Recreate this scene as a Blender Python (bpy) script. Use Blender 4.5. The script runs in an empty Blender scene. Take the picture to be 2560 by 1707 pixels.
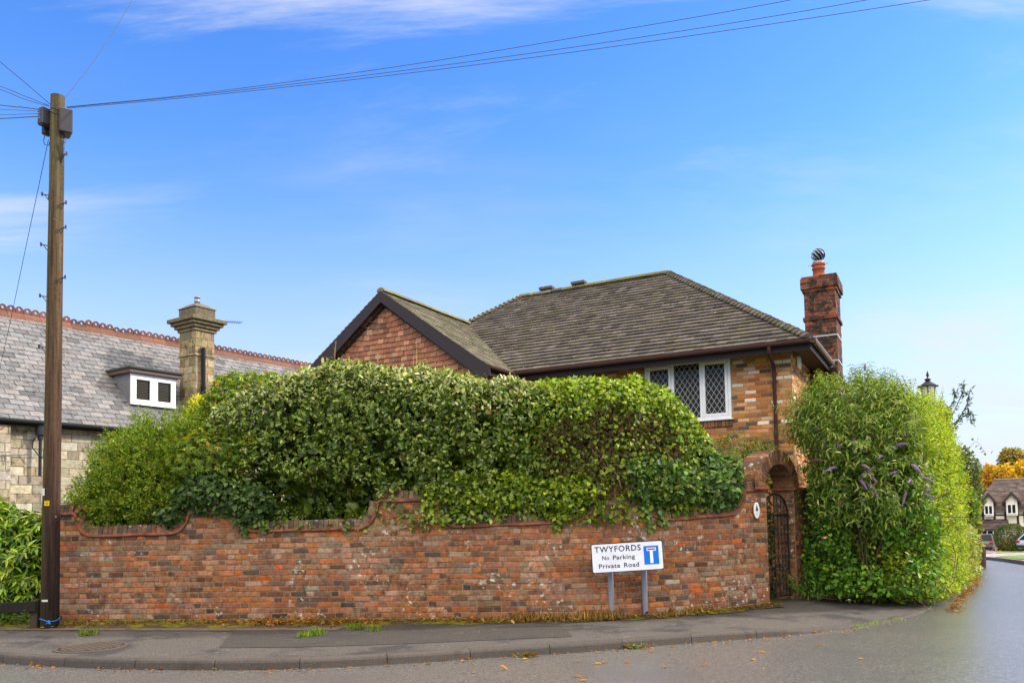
import bpy, math, random
import numpy as np
from mathutils import Vector
random.seed(7); RNG = np.random.default_rng(7)
S = bpy.context.scene; COL = S.collection
R_ = math.radians
# ------------------------------------------------------------------ camera, world, sun, exposure
PXF, PCX, PPY, EYE = 2000.0, 1280.0, 1182.0, 1.49      # calibrated from the converging lines of the place
PITCH, ROLL = R_(2.95), R_(-1.07)
cam = bpy.data.cameras.new('camera'); co = bpy.data.objects.new('camera', cam); COL.objects.link(co)
cam.sensor_width = 36; cam.lens = 36*PXF/2560; cam.shift_y = (PPY-853.5)/2560; cam.clip_end = 3000; cam.clip_start = .1
def rx(a): c, s = math.cos(a), math.sin(a); return np.array([[1,0,0],[0,c,-s],[0,s,c]])
def rz(a): c, s = math.cos(a), math.sin(a); return np.array([[c,-s,0],[s,c,0],[0,0,1]])
CR = rx(math.pi/2+PITCH) @ rz(ROLL)
from mathutils import Matrix
co.matrix_world = Matrix.Translation((0,0,EYE)) @ Matrix(CR.tolist()).to_4x4()
S.camera = co
SUN_EL, SUN_AZ = R_(33), R_(80)                        # azimuth clockwise from +Y (towards +X)
W = bpy.data.worlds.new('World'); S.world = W; W.use_nodes = True
nt = W.node_tree; nt.nodes.clear()
def wn(t, **k):
    n = nt.nodes.new(t)
    for a, v in k.items(): setattr(n, a, v)
    return n
sky = wn('ShaderNodeTexSky', sky_type='NISHITA', sun_disc=False, sun_elevation=SUN_EL, sun_rotation=SUN_AZ)
sky.altitude = 0; sky.air_density = 1.0; sky.dust_density = .15; sky.ozone_density = 2.6
bg = wn('ShaderNodeBackground'); out = wn('ShaderNodeOutputWorld')
bg.inputs['Strength'].default_value = .135
hs = wn('ShaderNodeHueSaturation'); hs.inputs['Saturation'].default_value = 1.3; hs.inputs['Value'].default_value = 1.42; hs.inputs['Hue'].default_value = .514
nt.links.new(sky.outputs[0], hs.inputs['Color'])
tc = wn('ShaderNodeTexCoord'); sp = wn('ShaderNodeSeparateXYZ'); nt.links.new(tc.outputs['Generated'], sp.inputs[0])
def wmath(op, a, b=None, clamp=False):
    n = wn('ShaderNodeMath', operation=op, use_clamp=clamp)
    for i, v in enumerate((a, b)):
        if v is None: continue
        if isinstance(v, (int, float)): n.inputs[i].default_value = v
        else: nt.links.new(v, n.inputs[i])
    return n.outputs[0]
zc = wmath('ADD', wmath('MAXIMUM', sp.outputs[2], 0.0), .12)
cx_ = wmath('DIVIDE', sp.outputs[0], zc); cy_ = wmath('DIVIDE', sp.outputs[1], zc)
cmb = wn('ShaderNodeCombineXYZ'); nt.links.new(cx_, cmb.inputs[0]); nt.links.new(cy_, cmb.inputs[1])
def wnoise(scale, detail, rough, sx, sy, rot, dist=0., off=(0,0,0)):
    mp = wn('ShaderNodeMapping'); mp.inputs['Scale'].default_value = (sx, sy, 1); mp.inputs['Rotation'].default_value = (0,0,rot); mp.inputs['Location'].default_value = off
    nt.links.new(cmb.outputs[0], mp.inputs[0])
    n = wn('ShaderNodeTexNoise'); n.inputs['Scale'].default_value = scale; n.inputs['Detail'].default_value = detail
    n.inputs['Roughness'].default_value = rough; n.inputs['Distortion'].default_value = dist
    nt.links.new(mp.outputs[0], n.inputs['Vector']); return n.outputs[0]
def wramp(v, a, b):
    n = wn('ShaderNodeMapRange'); n.interpolation_type = 'SMOOTHSTEP'; n.inputs[1].default_value = a; n.inputs[2].default_value = b
    nt.links.new(v, n.inputs[0]); return n.outputs[0]
wisps = wramp(wnoise(1.1, 9, .62, .55, 1.7, R_(-38), .55, (16.2,11.9,0)), .42, .66)
patch = wramp(wnoise(.55, 3, .5, 1, 1, 0, 0, (7.8,18.6,0)), .34, .58)
veil = wramp(wnoise(.8, 6, .55, .5, 1.3, R_(24), .3, (1.2,9.4,0)), .42, .9)
low = wramp(sp.outputs[2], .62, .02); haze_ = wmath('MULTIPLY', wramp(sp.outputs[2], .44, -.02), .95)
wsp = wmath('MULTIPLY', wmath('MULTIPLY', wisps, patch), .85)
clouds = wmath('ADD', 0.0, wmath('MULTIPLY', veil, wmath('MULTIPLY', low, .95)), True); clouds = wmath('MAXIMUM', clouds, haze_)
mx = wn('ShaderNodeMix', data_type='RGBA'); mx.inputs[7].default_value = (3.05, 3.28, 4.0, 1)
nt.links.new(clouds, mx.inputs[0]); nt.links.new(hs.outputs[0], mx.inputs[6])
mw = wn('ShaderNodeMix', data_type='RGBA'); mw.inputs[7].default_value = (3.7, 3.9, 4.4, 1); nt.links.new(wsp, mw.inputs[0]); nt.links.new(mx.outputs[2], mw.inputs[6])
# unseen bright warm cloud added overhead and behind the viewer as soft fill light
fill_cloud = wmath('MULTIPLY', wramp(wmath('SUBTRACT', wmath('MULTIPLY', sp.outputs[2], .9), wmath('MULTIPLY', sp.outputs[1], .35)), .50, .80), wramp(wnoise(.7, 5, .55, 1, 1, 0, .3, (4.4,8.1,0)), .30, .55))
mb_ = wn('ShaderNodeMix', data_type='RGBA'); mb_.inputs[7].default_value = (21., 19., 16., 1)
nt.links.new(fill_cloud, mb_.inputs[0]); nt.links.new(mw.outputs[2], mb_.inputs[6])
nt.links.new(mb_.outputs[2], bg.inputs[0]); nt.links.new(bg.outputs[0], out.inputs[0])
sl = bpy.data.lights.new('sun', 'SUN'); sl.energy = 3.2; sl.angle = R_(3.0); sl.color = (1, .93, .82)
so = bpy.data.objects.new('sun', sl); COL.objects.link(so)
sd = Vector((math.sin(SUN_AZ)*math.cos(SUN_EL), math.cos(SUN_AZ)*math.cos(SUN_EL), math.sin(SUN_EL)))
so.rotation_euler = sd.to_track_quat('Z', 'Y').to_euler(); so.location = (20, 5, 20)
S.view_settings.view_transform = 'Standard'; S.view_settings.look = 'None'; S.view_settings.gamma = 1; S.view_settings.use_curve_mapping = False
S.view_settings.exposure = .76

# ------------------------------------------------------------------ helpers
CAMC = np.array([0, 0, EYE])
def ray(px, py): return CR @ np.array([(px-PCX)/PXF, -(py-PPY)/PXF, -1.0])
def at(px, py, Y): d = ray(px, py); return CAMC + d*Y/d[1]
def atz(px, py, z): d = ray(px, py); return CAMC + d*(z-EYE)/d[2]
def atp(px, py, p, n): d = ray(px, py); return CAMC + d*np.dot(np.array(p)-CAMC, n)/np.dot(d, n)
def lin(c):
    c = np.array(c, float)/255
    return np.where(c <= .04045, c/12.92, ((c+.055)/1.055)**2.4)
def gz(x, y): return -.043*max(0, (x-6.4)*.55+(y-12)*.835-8)
V = lambda *a: np.array(a, float)
def unit(v): v = np.array(v, float); return v/np.linalg.norm(v)

class MB:
    """collects polygons (world coordinates) with a colour per vertex, then links ONE mesh object"""
    def __init__(s): s.v = []; s.f = []; s.c = []; s.n = 0; s.sm = []
    def add(s, vs, fs, col=(.5,.5,.5), smooth=False):
        vs = np.asarray(vs, float); s.v.append(vs); s.f += [[i+s.n for i in f] for f in fs]
        c = np.asarray(col, float); s.c.append(np.tile(c, (len(vs),1)) if c.ndim == 1 else c); s.n += len(vs); s.sm += [smooth]*len(fs)
    def box(s, o, ax, ay, az, col, x=(0,1), y=(0,1), z=(0,1)):
        vs = [o+ax*x[i]+ay*y[j]+az*z[k] for k in (0,1) for j in (0,1) for i in (0,1)]
        s.add(vs, [(0,2,3,1),(4,5,7,6),(0,1,5,4),(2,6,7,3),(0,4,6,2),(1,3,7,5)], col)
    def bbox(s, o, ax, ay, az, col, x, y, z, b=.01):
        """box with chamfered edges; ax, ay, az unit vectors"""
        pts = []
        xs, ys, zs = x, y, z; sg = (-1, 1)
        idx = {}
        for i in (0,1):
            for j in (0,1):
                for k in (0,1):
                    for m in (0,1,2):
                        d = [0 if m == q else b for q in range(3)]
                        p = o+ax*(xs[i]-sg[i]*d[0])+ay*(ys[j]-sg[j]*d[1])+az*(zs[k]-sg[k]*d[2])
                        idx[i,j,k,m] = len(pts); pts.append(p)
        F = []
        for m in range(3):
            a, c = [(1,2),(0,2),(0,1)][m]
            for e in (0,1):
                q = []
                for (p1, p2) in ((0,0),(1,0),(1,1),(0,1)):
                    t = [0,0,0]; t[m] = e; t[a] = p1; t[c] = p2; q.append(idx[t[0],t[1],t[2],m])
                F.append(q)
        for m in range(3):                       # edge chamfers along axis m
            a, c = [(1,2),(0,2),(0,1)][m]
            for p1 in (0,1):
                for p2 in (0,1):
                    t0 = [0,0,0]; t0[a] = p1; t0[c] = p2; t1 = list(t0); t1[m] = 1
                    F.append([idx[(*t0,a)], idx[(*t1,a)], idx[(*t1,c)], idx[(*t0,c)]])
        for i in (0,1):
            for j in (0,1):
                for k in (0,1): F.append([idx[i,j,k,0], idx[i,j,k,1], idx[i,j,k,2]])
        s.add(pts, F, col)
    def tube(s, pts, r, col, n=8, caps=True, smooth=True):
        pts = [np.array(p, float) for p in pts]; m = len(pts)
        rs = r if hasattr(r, '__len__') else [r]*m
        vs = []; ref = V(0,0,1)
        t0 = unit(pts[1]-pts[0])
        if abs(t0[2]) > .9: ref = V(1,0,0)
        for i, p in enumerate(pts):
            t = unit(pts[min(i+1,m-1)]-pts[max(i-1,0)]+1e-9)
            a = np.cross(t, ref); a = unit(a); b = np.cross(a, t); ref = b if abs(t0[2]) <= .9 and False else ref
            for k in range(n):
                th = 2*math.pi*k/n; vs.append(p+rs[i]*(a*math.cos(th)+b*math.sin(th)))
        fs = [[i*n+k, i*n+(k+1)%n, (i+1)*n+(k+1)%n, (i+1)*n+k] for i in range(m-1) for k in range(n)]
        s.add(vs, fs, col, smooth)
        if caps: s.add(vs[:n], [list(range(n))[::-1]], col); s.add(vs[-n:], [list(range(n))], col)
    def lathe(s, o, prof, col, n=16, smooth=True, up=V(0,0,1)):
        a = unit(np.cross(up, V(.3,.9,.1))); b = np.cross(up, a)
        vs = [o+up*z+r*(a*math.cos(2*math.pi*k/n)+b*math.sin(2*math.pi*k/n)) for r, z in prof for k in range(n)]
        fs = [[i*n+k, i*n+(k+1)%n, (i+1)*n+(k+1)%n, (i+1)*n+k] for i in range(len(prof)-1) for k in range(n)]
        s.add(vs, fs, col, smooth)
    def prism(s, poly, d, col):
        """closed polygon (3D points) extruded by vector d"""
        p = [np.array(q, float) for q in poly]; n = len(p)
        s.add(p+[q+d for q in p], [list(range(n)), list(range(2*n-1, n-1, -1))]+[[i, n+i, n+(i+1)%n, (i+1)%n] for i in range(n)], col)
    def build(s, name, mat, parent=None, local=False, origin=None):
        me = bpy.data.meshes.new(name); v = np.concatenate(s.v); c = np.concatenate(s.c)
        off = V(0,0,0)
        if not local:
            if parent is not None: off = wloc(parent)
            elif origin is not None: off = V(*origin)
        me.from_pydata((v-off).tolist(), [], s.f)
        a = me.color_attributes.new('col', 'FLOAT_COLOR', 'POINT')
        a.data.foreach_set('color', np.hstack([c, np.ones((len(c),1))]).astype(np.float32).ravel())
        me.polygons.foreach_set('use_smooth', np.array(s.sm, bool))
        me.materials.append(mat); me.update()
        o = bpy.data.objects.new(name, me); COL.objects.link(o)
        if parent is not None: o.parent = parent
        elif origin is not None: o.location = origin
        return o
def wloc(o):
    p = V(*o.location)
    while o.parent: o = o.parent; p = p+V(*o.location)
    return p
def tag(o, label, cat, group=None):
    o['label'] = label; o['category'] = cat
    if group: o['group'] = group
    return o
def thing(name, loc, label, cat, group=None, rot=0):
    o = bpy.data.objects.new(name, None); COL.objects.link(o); o.location = tuple(loc); o.rotation_euler = (0,0,rot); o.empty_display_size = .2
    return tag(o, label, cat, group)
def struct(o, kind='structure'): o['kind'] = kind; return o

# ---- materials (all read the per-vertex colour 'col' of their mesh)
def mk(name, rough=.8, spec=.3, var=.2, vscale=12., bump=.2, bscale=80., metal=0., trans=0., spots=None, moss=None, coat=0., streak=None):
    m = bpy.data.materials.new(name); m.use_nodes = True; t = m.node_tree; t.nodes.clear()
    def N(ty, **k):
        n = t.nodes.new(ty)
        for a, v in k.items(): setattr(n, a, v)
        return n
    L = t.links.new
    o = N('ShaderNodeOutputMaterial'); p = N('ShaderNodeBsdfPrincipled')
    p.inputs['Roughness'].default_value = rough; p.inputs['Specular IOR Level'].default_value = spec; p.inputs['Metallic'].default_value = metal
    p.inputs['Coat Weight'].default_value = coat
    at_ = N('ShaderNodeAttribute', attribute_name='col'); g = N('ShaderNodeNewGeometry')
    col = at_.outputs['Color']
    def noise(scale, det=4., rgh=.55, vec=None, dist=0.):
        n = N('ShaderNodeTexNoise'); n.inputs['Scale'].default_value = scale; n.inputs['Detail'].default_value = det; n.inputs['Roughness'].default_value = rgh; n.inputs['Distortion'].default_value = dist
        L(vec or g.outputs['Position'], n.inputs['Vector']); return n.outputs[0]
    def rng(v, a, b, c=0., d=1., smooth=True):
        n = N('ShaderNodeMapRange'); n.interpolation_type = 'SMOOTHSTEP' if smooth else 'LINEAR'
        for i, q in enumerate((a,b,c,d)): n.inputs[i+1].default_value = q
        L(v, n.inputs[0]); return n.outputs[0]
    def mix(f, a, b, blend='MIX'):
        n = N('ShaderNodeMix', data_type='RGBA', blend_type=blend)
        if isinstance(f, float): n.inputs[0].default_value = f
        else: L(f, n.inputs[0])
        for i, q in ((6,a),(7,b)):
            if isinstance(q, tuple): n.inputs[i].default_value = q
            else: L(q, n.inputs[i])
        return n.outputs[2]
    if var:
        k = rng(noise(vscale, 5, .65), .3, .7, 1-var, 1+var, False)
        cm = N('ShaderNodeCombineColor'); [L(k, cm.inputs[i]) for i in range(3)]
        col = mix(1., col, cm.outputs[0], 'MULTIPLY')
    if streak:      # (scale, amount): grain running up the object
        mp = N('ShaderNodeMapping'); mp.inputs['Scale'].default_value = (1,1,.04); L(g.outputs['Position'], mp.inputs[0])
        k = rng(noise(streak[0], 4, .6, mp.outputs[0]), .3, .7, 1-streak[1], 1+streak[1], False)
        cm = N('ShaderNodeCombineColor'); [L(k, cm.inputs[i]) for i in range(3)]
        col = mix(1., col, cm.outputs[0], 'MULTIPLY')
    for q in (moss or []):     # (scale, lo, hi, colour, mask scale, mask lo, mask hi)
        f = rng(noise(q[0], 5, .65), q[1], q[2])
        if len(q) > 4:
            a = N('ShaderNodeMath', operation='MULTIPLY'); L(f, a.inputs[0]); L(rng(noise(q[4], 2), q[5], q[6]), a.inputs[1]); f = a.outputs[0]
        col = mix(f, col, (*q[3], 1))
    for q in (spots or []):
        f = rng(noise(q[0], 5, .7), q[1], q[2])
        if len(q) > 4:
            a = N('ShaderNodeMath', operation='MULTIPLY'); L(f, a.inputs[0]); L(rng(noise(q[4], 2), q[5], q[6]), a.inputs[1]); f = a.outputs[0]
        col = mix(f, col, (*q[3], 1))
    L(col, p.inputs['Base Color'])
    if bump:
        b = N('ShaderNodeBump'); b.inputs['Strength'].default_value = bump; b.inputs['Distance'].default_value = .01
        L(noise(bscale, 5, .65), b.inputs['Height']); L(b.outputs[0], p.inputs['Normal'])
    if trans:
        tr = N('ShaderNodeBsdfTranslucent'); L(mix(1., col, (1.5,1.6,.6,1), 'MULTIPLY'), tr.inputs[0])
        ms = N('ShaderNodeMixShader'); ms.inputs[0].default_value = trans; L(p.outputs[0], ms.inputs[1]); L(tr.outputs[0], ms.inputs[2]); L(ms.outputs[0], o.inputs[0])
    else: L(p.outputs[0], o.inputs[0])
    return m
LICH = tuple(lin((205,203,190))); MOSSC = tuple(lin((104,104,40))); DARK = tuple(lin((52,46,40)))
M_brick = mk('old_brick', .92, .15, .38, 22, .8, 70, spots=[(13,.57,.66,LICH,1.5,.50,.62),(38,.66,.72,LICH,1.0,.52,.62)], moss=[(8,.46,.76,tuple(lin((150,128,108))),.7,.46,.64),(9,.50,.72,tuple(lin((78,64,52))),1.1,.42,.66),(6,.55,.78,tuple(lin((112,104,64))),.9,.50,.70)])
M_hbrick = mk('house_brick', .88, .2, .22, 30, .45, 120, spots=[(40,.68,.76,LICH)])
M_stackbrick = mk('stack_brick', .9, .2, .3, 22, .5, 110, spots=[(26,.62,.68,LICH,3,.48,.6)], moss=[(5,.40,.60,DARK)])
M_tile = mk('plain_tile', .85, .25, .25, 25, .4, 90, spots=[(9,.655,.69,tuple(lin((206,202,196)))),(23,.69,.73,LICH)], moss=[(11,.53,.64,tuple(lin((98,92,46))),1.3,.38,.58)])
M_slate = mk('roof_slate', .6, .4, .22, 9, .35, 60, spots=[(20,.60,.70,tuple(lin((178,172,168))),1.2,.40,.60)], moss=[(6,.48,.66,tuple(lin((72,70,64))),1.0,.40,.60)])
M_terra = mk('terracotta', .85, .25, .25, 20, .3, 80, spots=[(30,.62,.72,LICH)], moss=[(14,.58,.74,DARK)])
M_stone = mk('sandstone', .92, .12, .32, 9, .7, 30, spots=[(14,.62,.74,tuple(lin((190,182,160))))], moss=[(5,.48,.68,tuple(lin((88,80,64))),1.2,.38,.64)])
M_matte = mk('matte', .8, .3, .12, 14, .1, 60)
M_paint = mk('paint', .4, .4, .09, 7, .04, 40)
M_wood = mk('weathered_wood', .85, .25, .15, 30, .4, 90, streak=(40,.3), moss=[(8,.60,.75,MOSSC)])
M_pole = mk('pole_wood', .88, .18, .2, 20, .5, 90, streak=(30,.6), spots=[(14,.63,.70,tuple(lin((150,140,118))),1.3,.52,.60)])
M_metal = mk('metal', .4, .5, .1, 20, .05, 60, metal=.85)
M_dpaint = mk('dark_paint', .6, .14, .08, 10, .05, 40)
M_iron = mk('black_iron', .5, .4, .15, 20, .1, 60)
M_leaf = mk('leaf', .5, .3, .0, 5, .0, 5, trans=.22)
M_gleaf = mk('glossy_leaf', .36, .42, .0, 5, .0, 5, trans=.14)
M_sleaf = mk('thin_leaf', .5, .35, .0, 5, .0, 5, trans=.36)
M_bark = mk('bark', .9, .2, .25, 25, .5, 60)
M_road = mk('asphalt', .27, .5, .5, 45, .25, 60, spots=[(60,.60,.68,tuple(lin((150,148,145))))], moss=[(.7,.45,.7,tuple(lin((92,90,90))))])
M_pave = mk('footway_asphalt', .75, .3, .55, 40, 1., 50, spots=[(52,.62,.69,tuple(lin((168,158,148)))),(5,.62,.70,tuple(lin((118,108,98))))], moss=[(1.1,.48,.62,tuple(lin((58,56,56))))])
M_kerb = mk('kerb_concrete', .85, .25, .28, 50, .5, 120, spots=[(90,.62,.7,tuple(lin((160,150,138))))], moss=[(4,.52,.7,tuple(lin((72,64,56))))])
M_verge = mk('verge_soil', .95, .1, .35, 30, .8, 70, moss=[(2.2,.47,.60,tuple(lin((112,116,28)))),(14,.55,.66,tuple(lin((110,82,50))))])
M_ground = mk('ground', .95, .1, .3, 2, .3, 20, moss=[(.6,.4,.6,tuple(lin((84,98,44))))])
M_lawn = mk('lawn', .9, .2, .2, 9, .5, 60)
def glassmat():
    m = bpy.data.materials.new('window_glass'); m.use_nodes = True; p = m.node_tree.nodes['Principled BSDF']
    p.inputs['Base Color'].default_value = (.020,.018,.015,1); p.inputs['Roughness'].default_value = .06; p.inputs['Specular IOR Level'].default_value = .16
    n = m.node_tree.nodes.new('ShaderNodeTexNoise'); n.inputs['Scale'].default_value = 3
    b = m.node_tree.nodes.new('ShaderNodeBump'); b.inputs['Strength'].default_value = .05
    m.node_tree.links.new(n.outputs[0], b.inputs['Height']); m.node_tree.links.new(b.outputs[0], p.inputs['Normal']); return m
M_glass = glassmat()

# ---- noise
def hash3(i, j, k, seed):
    h = np.sin(i*127.1+j*311.7+k*74.7+seed*53.3)*43758.5453
    return h-np.floor(h)
def n3(P, sc, seed=0):
    p = P*sc; i = np.floor(p); f = p-i; f = f*f*(3-2*f); r = 0
    for a in (0,1):
        for b in (0,1):
            for c in (0,1):
                w = (f[:,0] if a else 1-f[:,0])*(f[:,1] if b else 1-f[:,1])*(f[:,2] if c else 1-f[:,2])
                r = r+w*hash3(i[:,0]+a, i[:,1]+b, i[:,2]+c, seed)
    return r
def fbm(P, sc, seed=0): return (n3(P, sc, seed)+.5*n3(P, sc*2.1, seed+1)+.25*n3(P, sc*4.3, seed+2))/1.75-.5

# ---- foliage
def nrm(a): return a/(np.linalg.norm(a, axis=1, keepdims=True)+1e-9)
def shell(f, lo, hi, n, thick, gap=None):
    """n points in the outer layer of the solid f(P)<0, with outward normals"""
    lo, hi = np.array(lo, float), np.array(hi, float); out_p = []; got = 0
    for _ in range(200):
        P = lo+RNG.random((60000,3))*(hi-lo); d = f(P)
        k = (d < 0) & (d > -thick*RNG.random(len(d))**1.6)
        if gap is not None: k &= gap(P, d)
        out_p.append(P[k]); got += k.sum()
        if got >= n: break
    P = np.concatenate(out_p)[:n]; e = .03; d = f(P)
    Nn = np.stack([f(P+V(e,0,0))-d, f(P+V(0,e,0))-d, f(P+V(0,0,e))-d], 1)
    return P, nrm(Nn)
TPL = {  # (along, across, lift) outline of a leaf, folded on its midrib
 'oval': [(0,0,0),(.3,.5,.10),(.72,.42,.08),(1,0,-.06),(.72,-.42,.08),(.3,-.5,.10)],
 'lance': [(0,0,0),(.28,.5,.06),(.6,.36,.0),(1,0,-.16),(.6,-.36,.0),(.28,-.5,.06)],
 'heart': [(0,0,0),(.12,.52,.06),(.5,.45,.06),(1,0,-.08),(.5,-.45,.06),(.12,-.52,.06)]}
LQ = np.array([[0,1,2,3],[0,3,4,5]])
def fill(lv, f, lo, hi, n, L, Wd, pal, w=None, shape='oval', d0=-.6, d1=-.22, gap=None):
    lo, hi = np.array(lo, float), np.array(hi, float); out_p = []; got = 0
    for _ in range(120):
        P = lo+RNG.random((50000,3))*(hi-lo); d = f(P); k = (d < d1) & (d > d0)
        if gap is not None: k &= gap(P, d)
        out_p.append(P[k]); got += k.sum()
        if got >= n: break
    P = np.concatenate(out_p)[:n]; m = len(P); ll = L*(.7+.6*RNG.random(m)); lv.put(P, rnd(m), rnd(m), ll, ll*Wd, pick(m, pal, w), shape)
class Leaves:
    def __init__(s): s.v = []; s.c = []
    def put(s, P, A, B, L, Wd, C, shape='oval'):
        """leaves at P pointing along A with upper side towards B"""
        A = nrm(A); B = nrm(B-(A*B).sum(1, keepdims=True)*A); X = np.cross(A, B)
        T = np.array(TPL[shape]); L = np.broadcast_to(L, len(P))[:,None]; Wd = np.broadcast_to(Wd, len(P))[:,None]
        v = np.stack([P+A*L*a+X*Wd*c+B*L*h for a, c, h in T], 1)
        s.v.append(v); s.c.append(np.repeat(C[:,None,:], 6, 1))
    def build(s, name, mat, parent=None, extra=None):
        v = np.concatenate(s.v); c = np.concatenate(s.c); n = len(v)
        off = wloc(parent) if parent is not None else V(0,0,0)
        me = bpy.data.meshes.new(name); vv = (v.reshape(-1,3)-off)
        idx = (np.arange(n)[:,None,None]*6+LQ[None]).reshape(-1)
        me.vertices.add(n*6); me.vertices.foreach_set('co', vv.astype(np.float32).ravel())
        me.loops.add(n*8); me.loops.foreach_set('vertex_index', idx.astype(np.int32))
        me.polygons.add(n*2); me.polygons.foreach_set('loop_start', (np.arange(n*2)*4).astype(np.int32)); me.polygons.foreach_set('loop_total', np.full(n*2, 4, np.int32))
        me.update(calc_edges=True)
        a = me.color_attributes.new('col', 'FLOAT_COLOR', 'POINT'); cc = np.concatenate([c.reshape(-1,3), np.ones((n*6,1))], 1)
        a.data.foreach_set('color', cc.astype(np.float32).ravel())
        me.materials.append(mat); o = bpy.data.objects.new(name, me); COL.objects.link(o)
        if parent is not None: o.parent = parent
        return o
def pick(n, pal, w=None, jit=.18):
    pal = np.array([lin(p) for p in pal]); w = None if w is None else np.array(w)/sum(w)
    c = pal[RNG.choice(len(pal), n, p=w)]; k = np.array([.97,.98,.64])*(1+jit*RNG.standard_normal((n,1))); return np.clip(c*k*(1+.06*RNG.standard_normal((n,3))), .003, .9)
def rnd(n): return nrm(RNG.standard_normal((n,3)))
def cover(lv, f, lo, hi, n, L, Wd, pal, w=None, thick=.25, shape='oval', up=.5, droop=.15, spread=.75, gap=None):
    """cover a solid with leaves: blades lie roughly parallel to the surface, tips hanging a little"""
    P, Nn = shell(f, lo, hi, n, thick, gap); m = len(P)
    B = nrm(Nn+V(0,0,up)+spread*rnd(m)); A = rnd(m)+Nn*.35-V(0,0,droop)
    ll = L*(.6+.75*RNG.random(m)); lv.put(P, A, B, ll, ll*Wd*(.85+.3*RNG.random(m)), pick(m, pal, w), shape)
    return P, Nn
def sprigs(lv, P, D, n, gap, L, Wd, pal, w=None, shape='lance', ang=.9, droop=.2, side=None, whorl=2):
    """leafy shoots: n leaf tiers every `gap` along direction D from P, each tier a pair (or whorl) turned a quarter"""
    m = len(P); D = nrm(D); ref = np.where(np.abs(D[:,2:3]) > .9, V(1,0,0), V(0,0,1)); U = nrm(np.cross(D, ref)); Wv = np.cross(D, U)
    ph0 = RNG.random(m)*6.28
    for i in range(n):
        s = (i+.3)*gap; bend = -V(0,0,1)*(s**2)*droop*.8
        Q = P+D*s+bend; taper = 1-.45*(i/max(1,n-1))
        for k in range(whorl):
            ph = ph0+k*2*math.pi/whorl+i*1.57; R = U*np.cos(ph)[:,None]+Wv*np.sin(ph)[:,None]
            A = D*(1-ang)+R*ang-V(0,0,droop)+.25*rnd(m); B = D*ang*.6-R*.2+V(0,0,.7)+.25*rnd(m)
            ll = L*taper*(.75+.5*RNG.random(m)); lv.put(Q, A, B, ll, ll*Wd, pick(m, pal, w), shape)
def ell(c, r, pw=2.0, nz=.25, sc=1.6, seed=0, fine=.10):
    c, r = np.array(c, float), np.array(r, float); mr = r.min()
    def f(P):
        q = np.abs((P-c)/r); d = ((q**pw).sum(1)**(1/pw)-1)*mr
        return d+nz*fbm(P, sc, seed)*2+fine*fbm(P, sc*4, seed+9)*2
    return f
def union(*fs): return lambda P: np.min(np.stack([f(P) for f in fs]), 0)
def branches(name, base, tips, r0, r1, col, parent, mat=None, wob=.06, n=6):
    b = MB()
    for t in tips:
        t = np.array(t, float); base_ = np.array(base, float) if np.ndim(base) == 1 else np.array(base[RNG.integers(len(base))], float)
        pts = []
        for k in range(n):
            q = k/(n-1); p = base_+(t-base_)*q+V(0,0,1)*0.12*math.sin(q*math.pi)*np.linalg.norm(t-base_)
            if 0 < k: p = p+RNG.standard_normal(3)*wob*(q*.7+.1)
            pts.append(p)
        b.tube(pts, np.linspace(r0, r1, n), col, 5, False)
    return b.build(name, mat or M_bark, parent)

# ------------------------------------------------------------------ plan of the corner: garden wall line and kerb line
WB = np.array([(-6.95,12.0),(-5.8,11.9),(-4.5,11.78),(-3.4,11.69),(-2.4,11.58),(-1.4,11.46),(-.3,11.33),(.4,11.26),(.85,11.25),(1.5,11.35),(2.2,11.57),(3.06,11.99),(3.6,12.33),(4.0,12.62)])
def catmull(P, k=12):
    P = np.array(P, float); Q = np.vstack([2*P[0]-P[1], P, 2*P[-1]-P[-2]]); o = []
    for i in range(1, len(Q)-2):
        for t in np.linspace(0, 1, k, endpoint=False):
            a, b, c, d = Q[i-1:i+3]
            o.append(.5*((2*b)+(-a+c)*t+(2*a-5*b+4*c-d)*t*t+(-a+3*b-3*c+d)*t**3))
    o.append(P[-1]); return np.array(o)
WP = catmull(WB); WS = np.concatenate([[0], np.cumsum(np.linalg.norm(np.diff(WP, axis=0), axis=1))]); WL = WS[-1]
def wallxy(s): return V(np.interp(s, WS, WP[:,0]), np.interp(s, WS, WP[:,1]))
def wallframe(s):
    t = unit(wallxy(min(s+.05, WL))-wallxy(max(s-.05, 0))); return t, V(t[1], -t[0])      # tangent, outward normal (to the road)
def wmap(s, z, off=0.):
    p = wallxy(s); t, n = wallframe(s); q = p+n*off; return V(q[0], q[1], z)
def s_of_px(px):
    lo, hi = 0, WL
    for _ in range(40):
        m = (lo+hi)/2; p = wallxy(m)
        if p[0]/p[1] < (px-1280)/2000*math.cos(0)+0: lo = m
        else: hi = m
    return lo
def zof(px, py):
    s = s_of_px(px); return at(px, py, wallxy(s)[1])[2]
def wallY(x): return np.interp(x, WP[:,0], WP[:,1])
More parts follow.
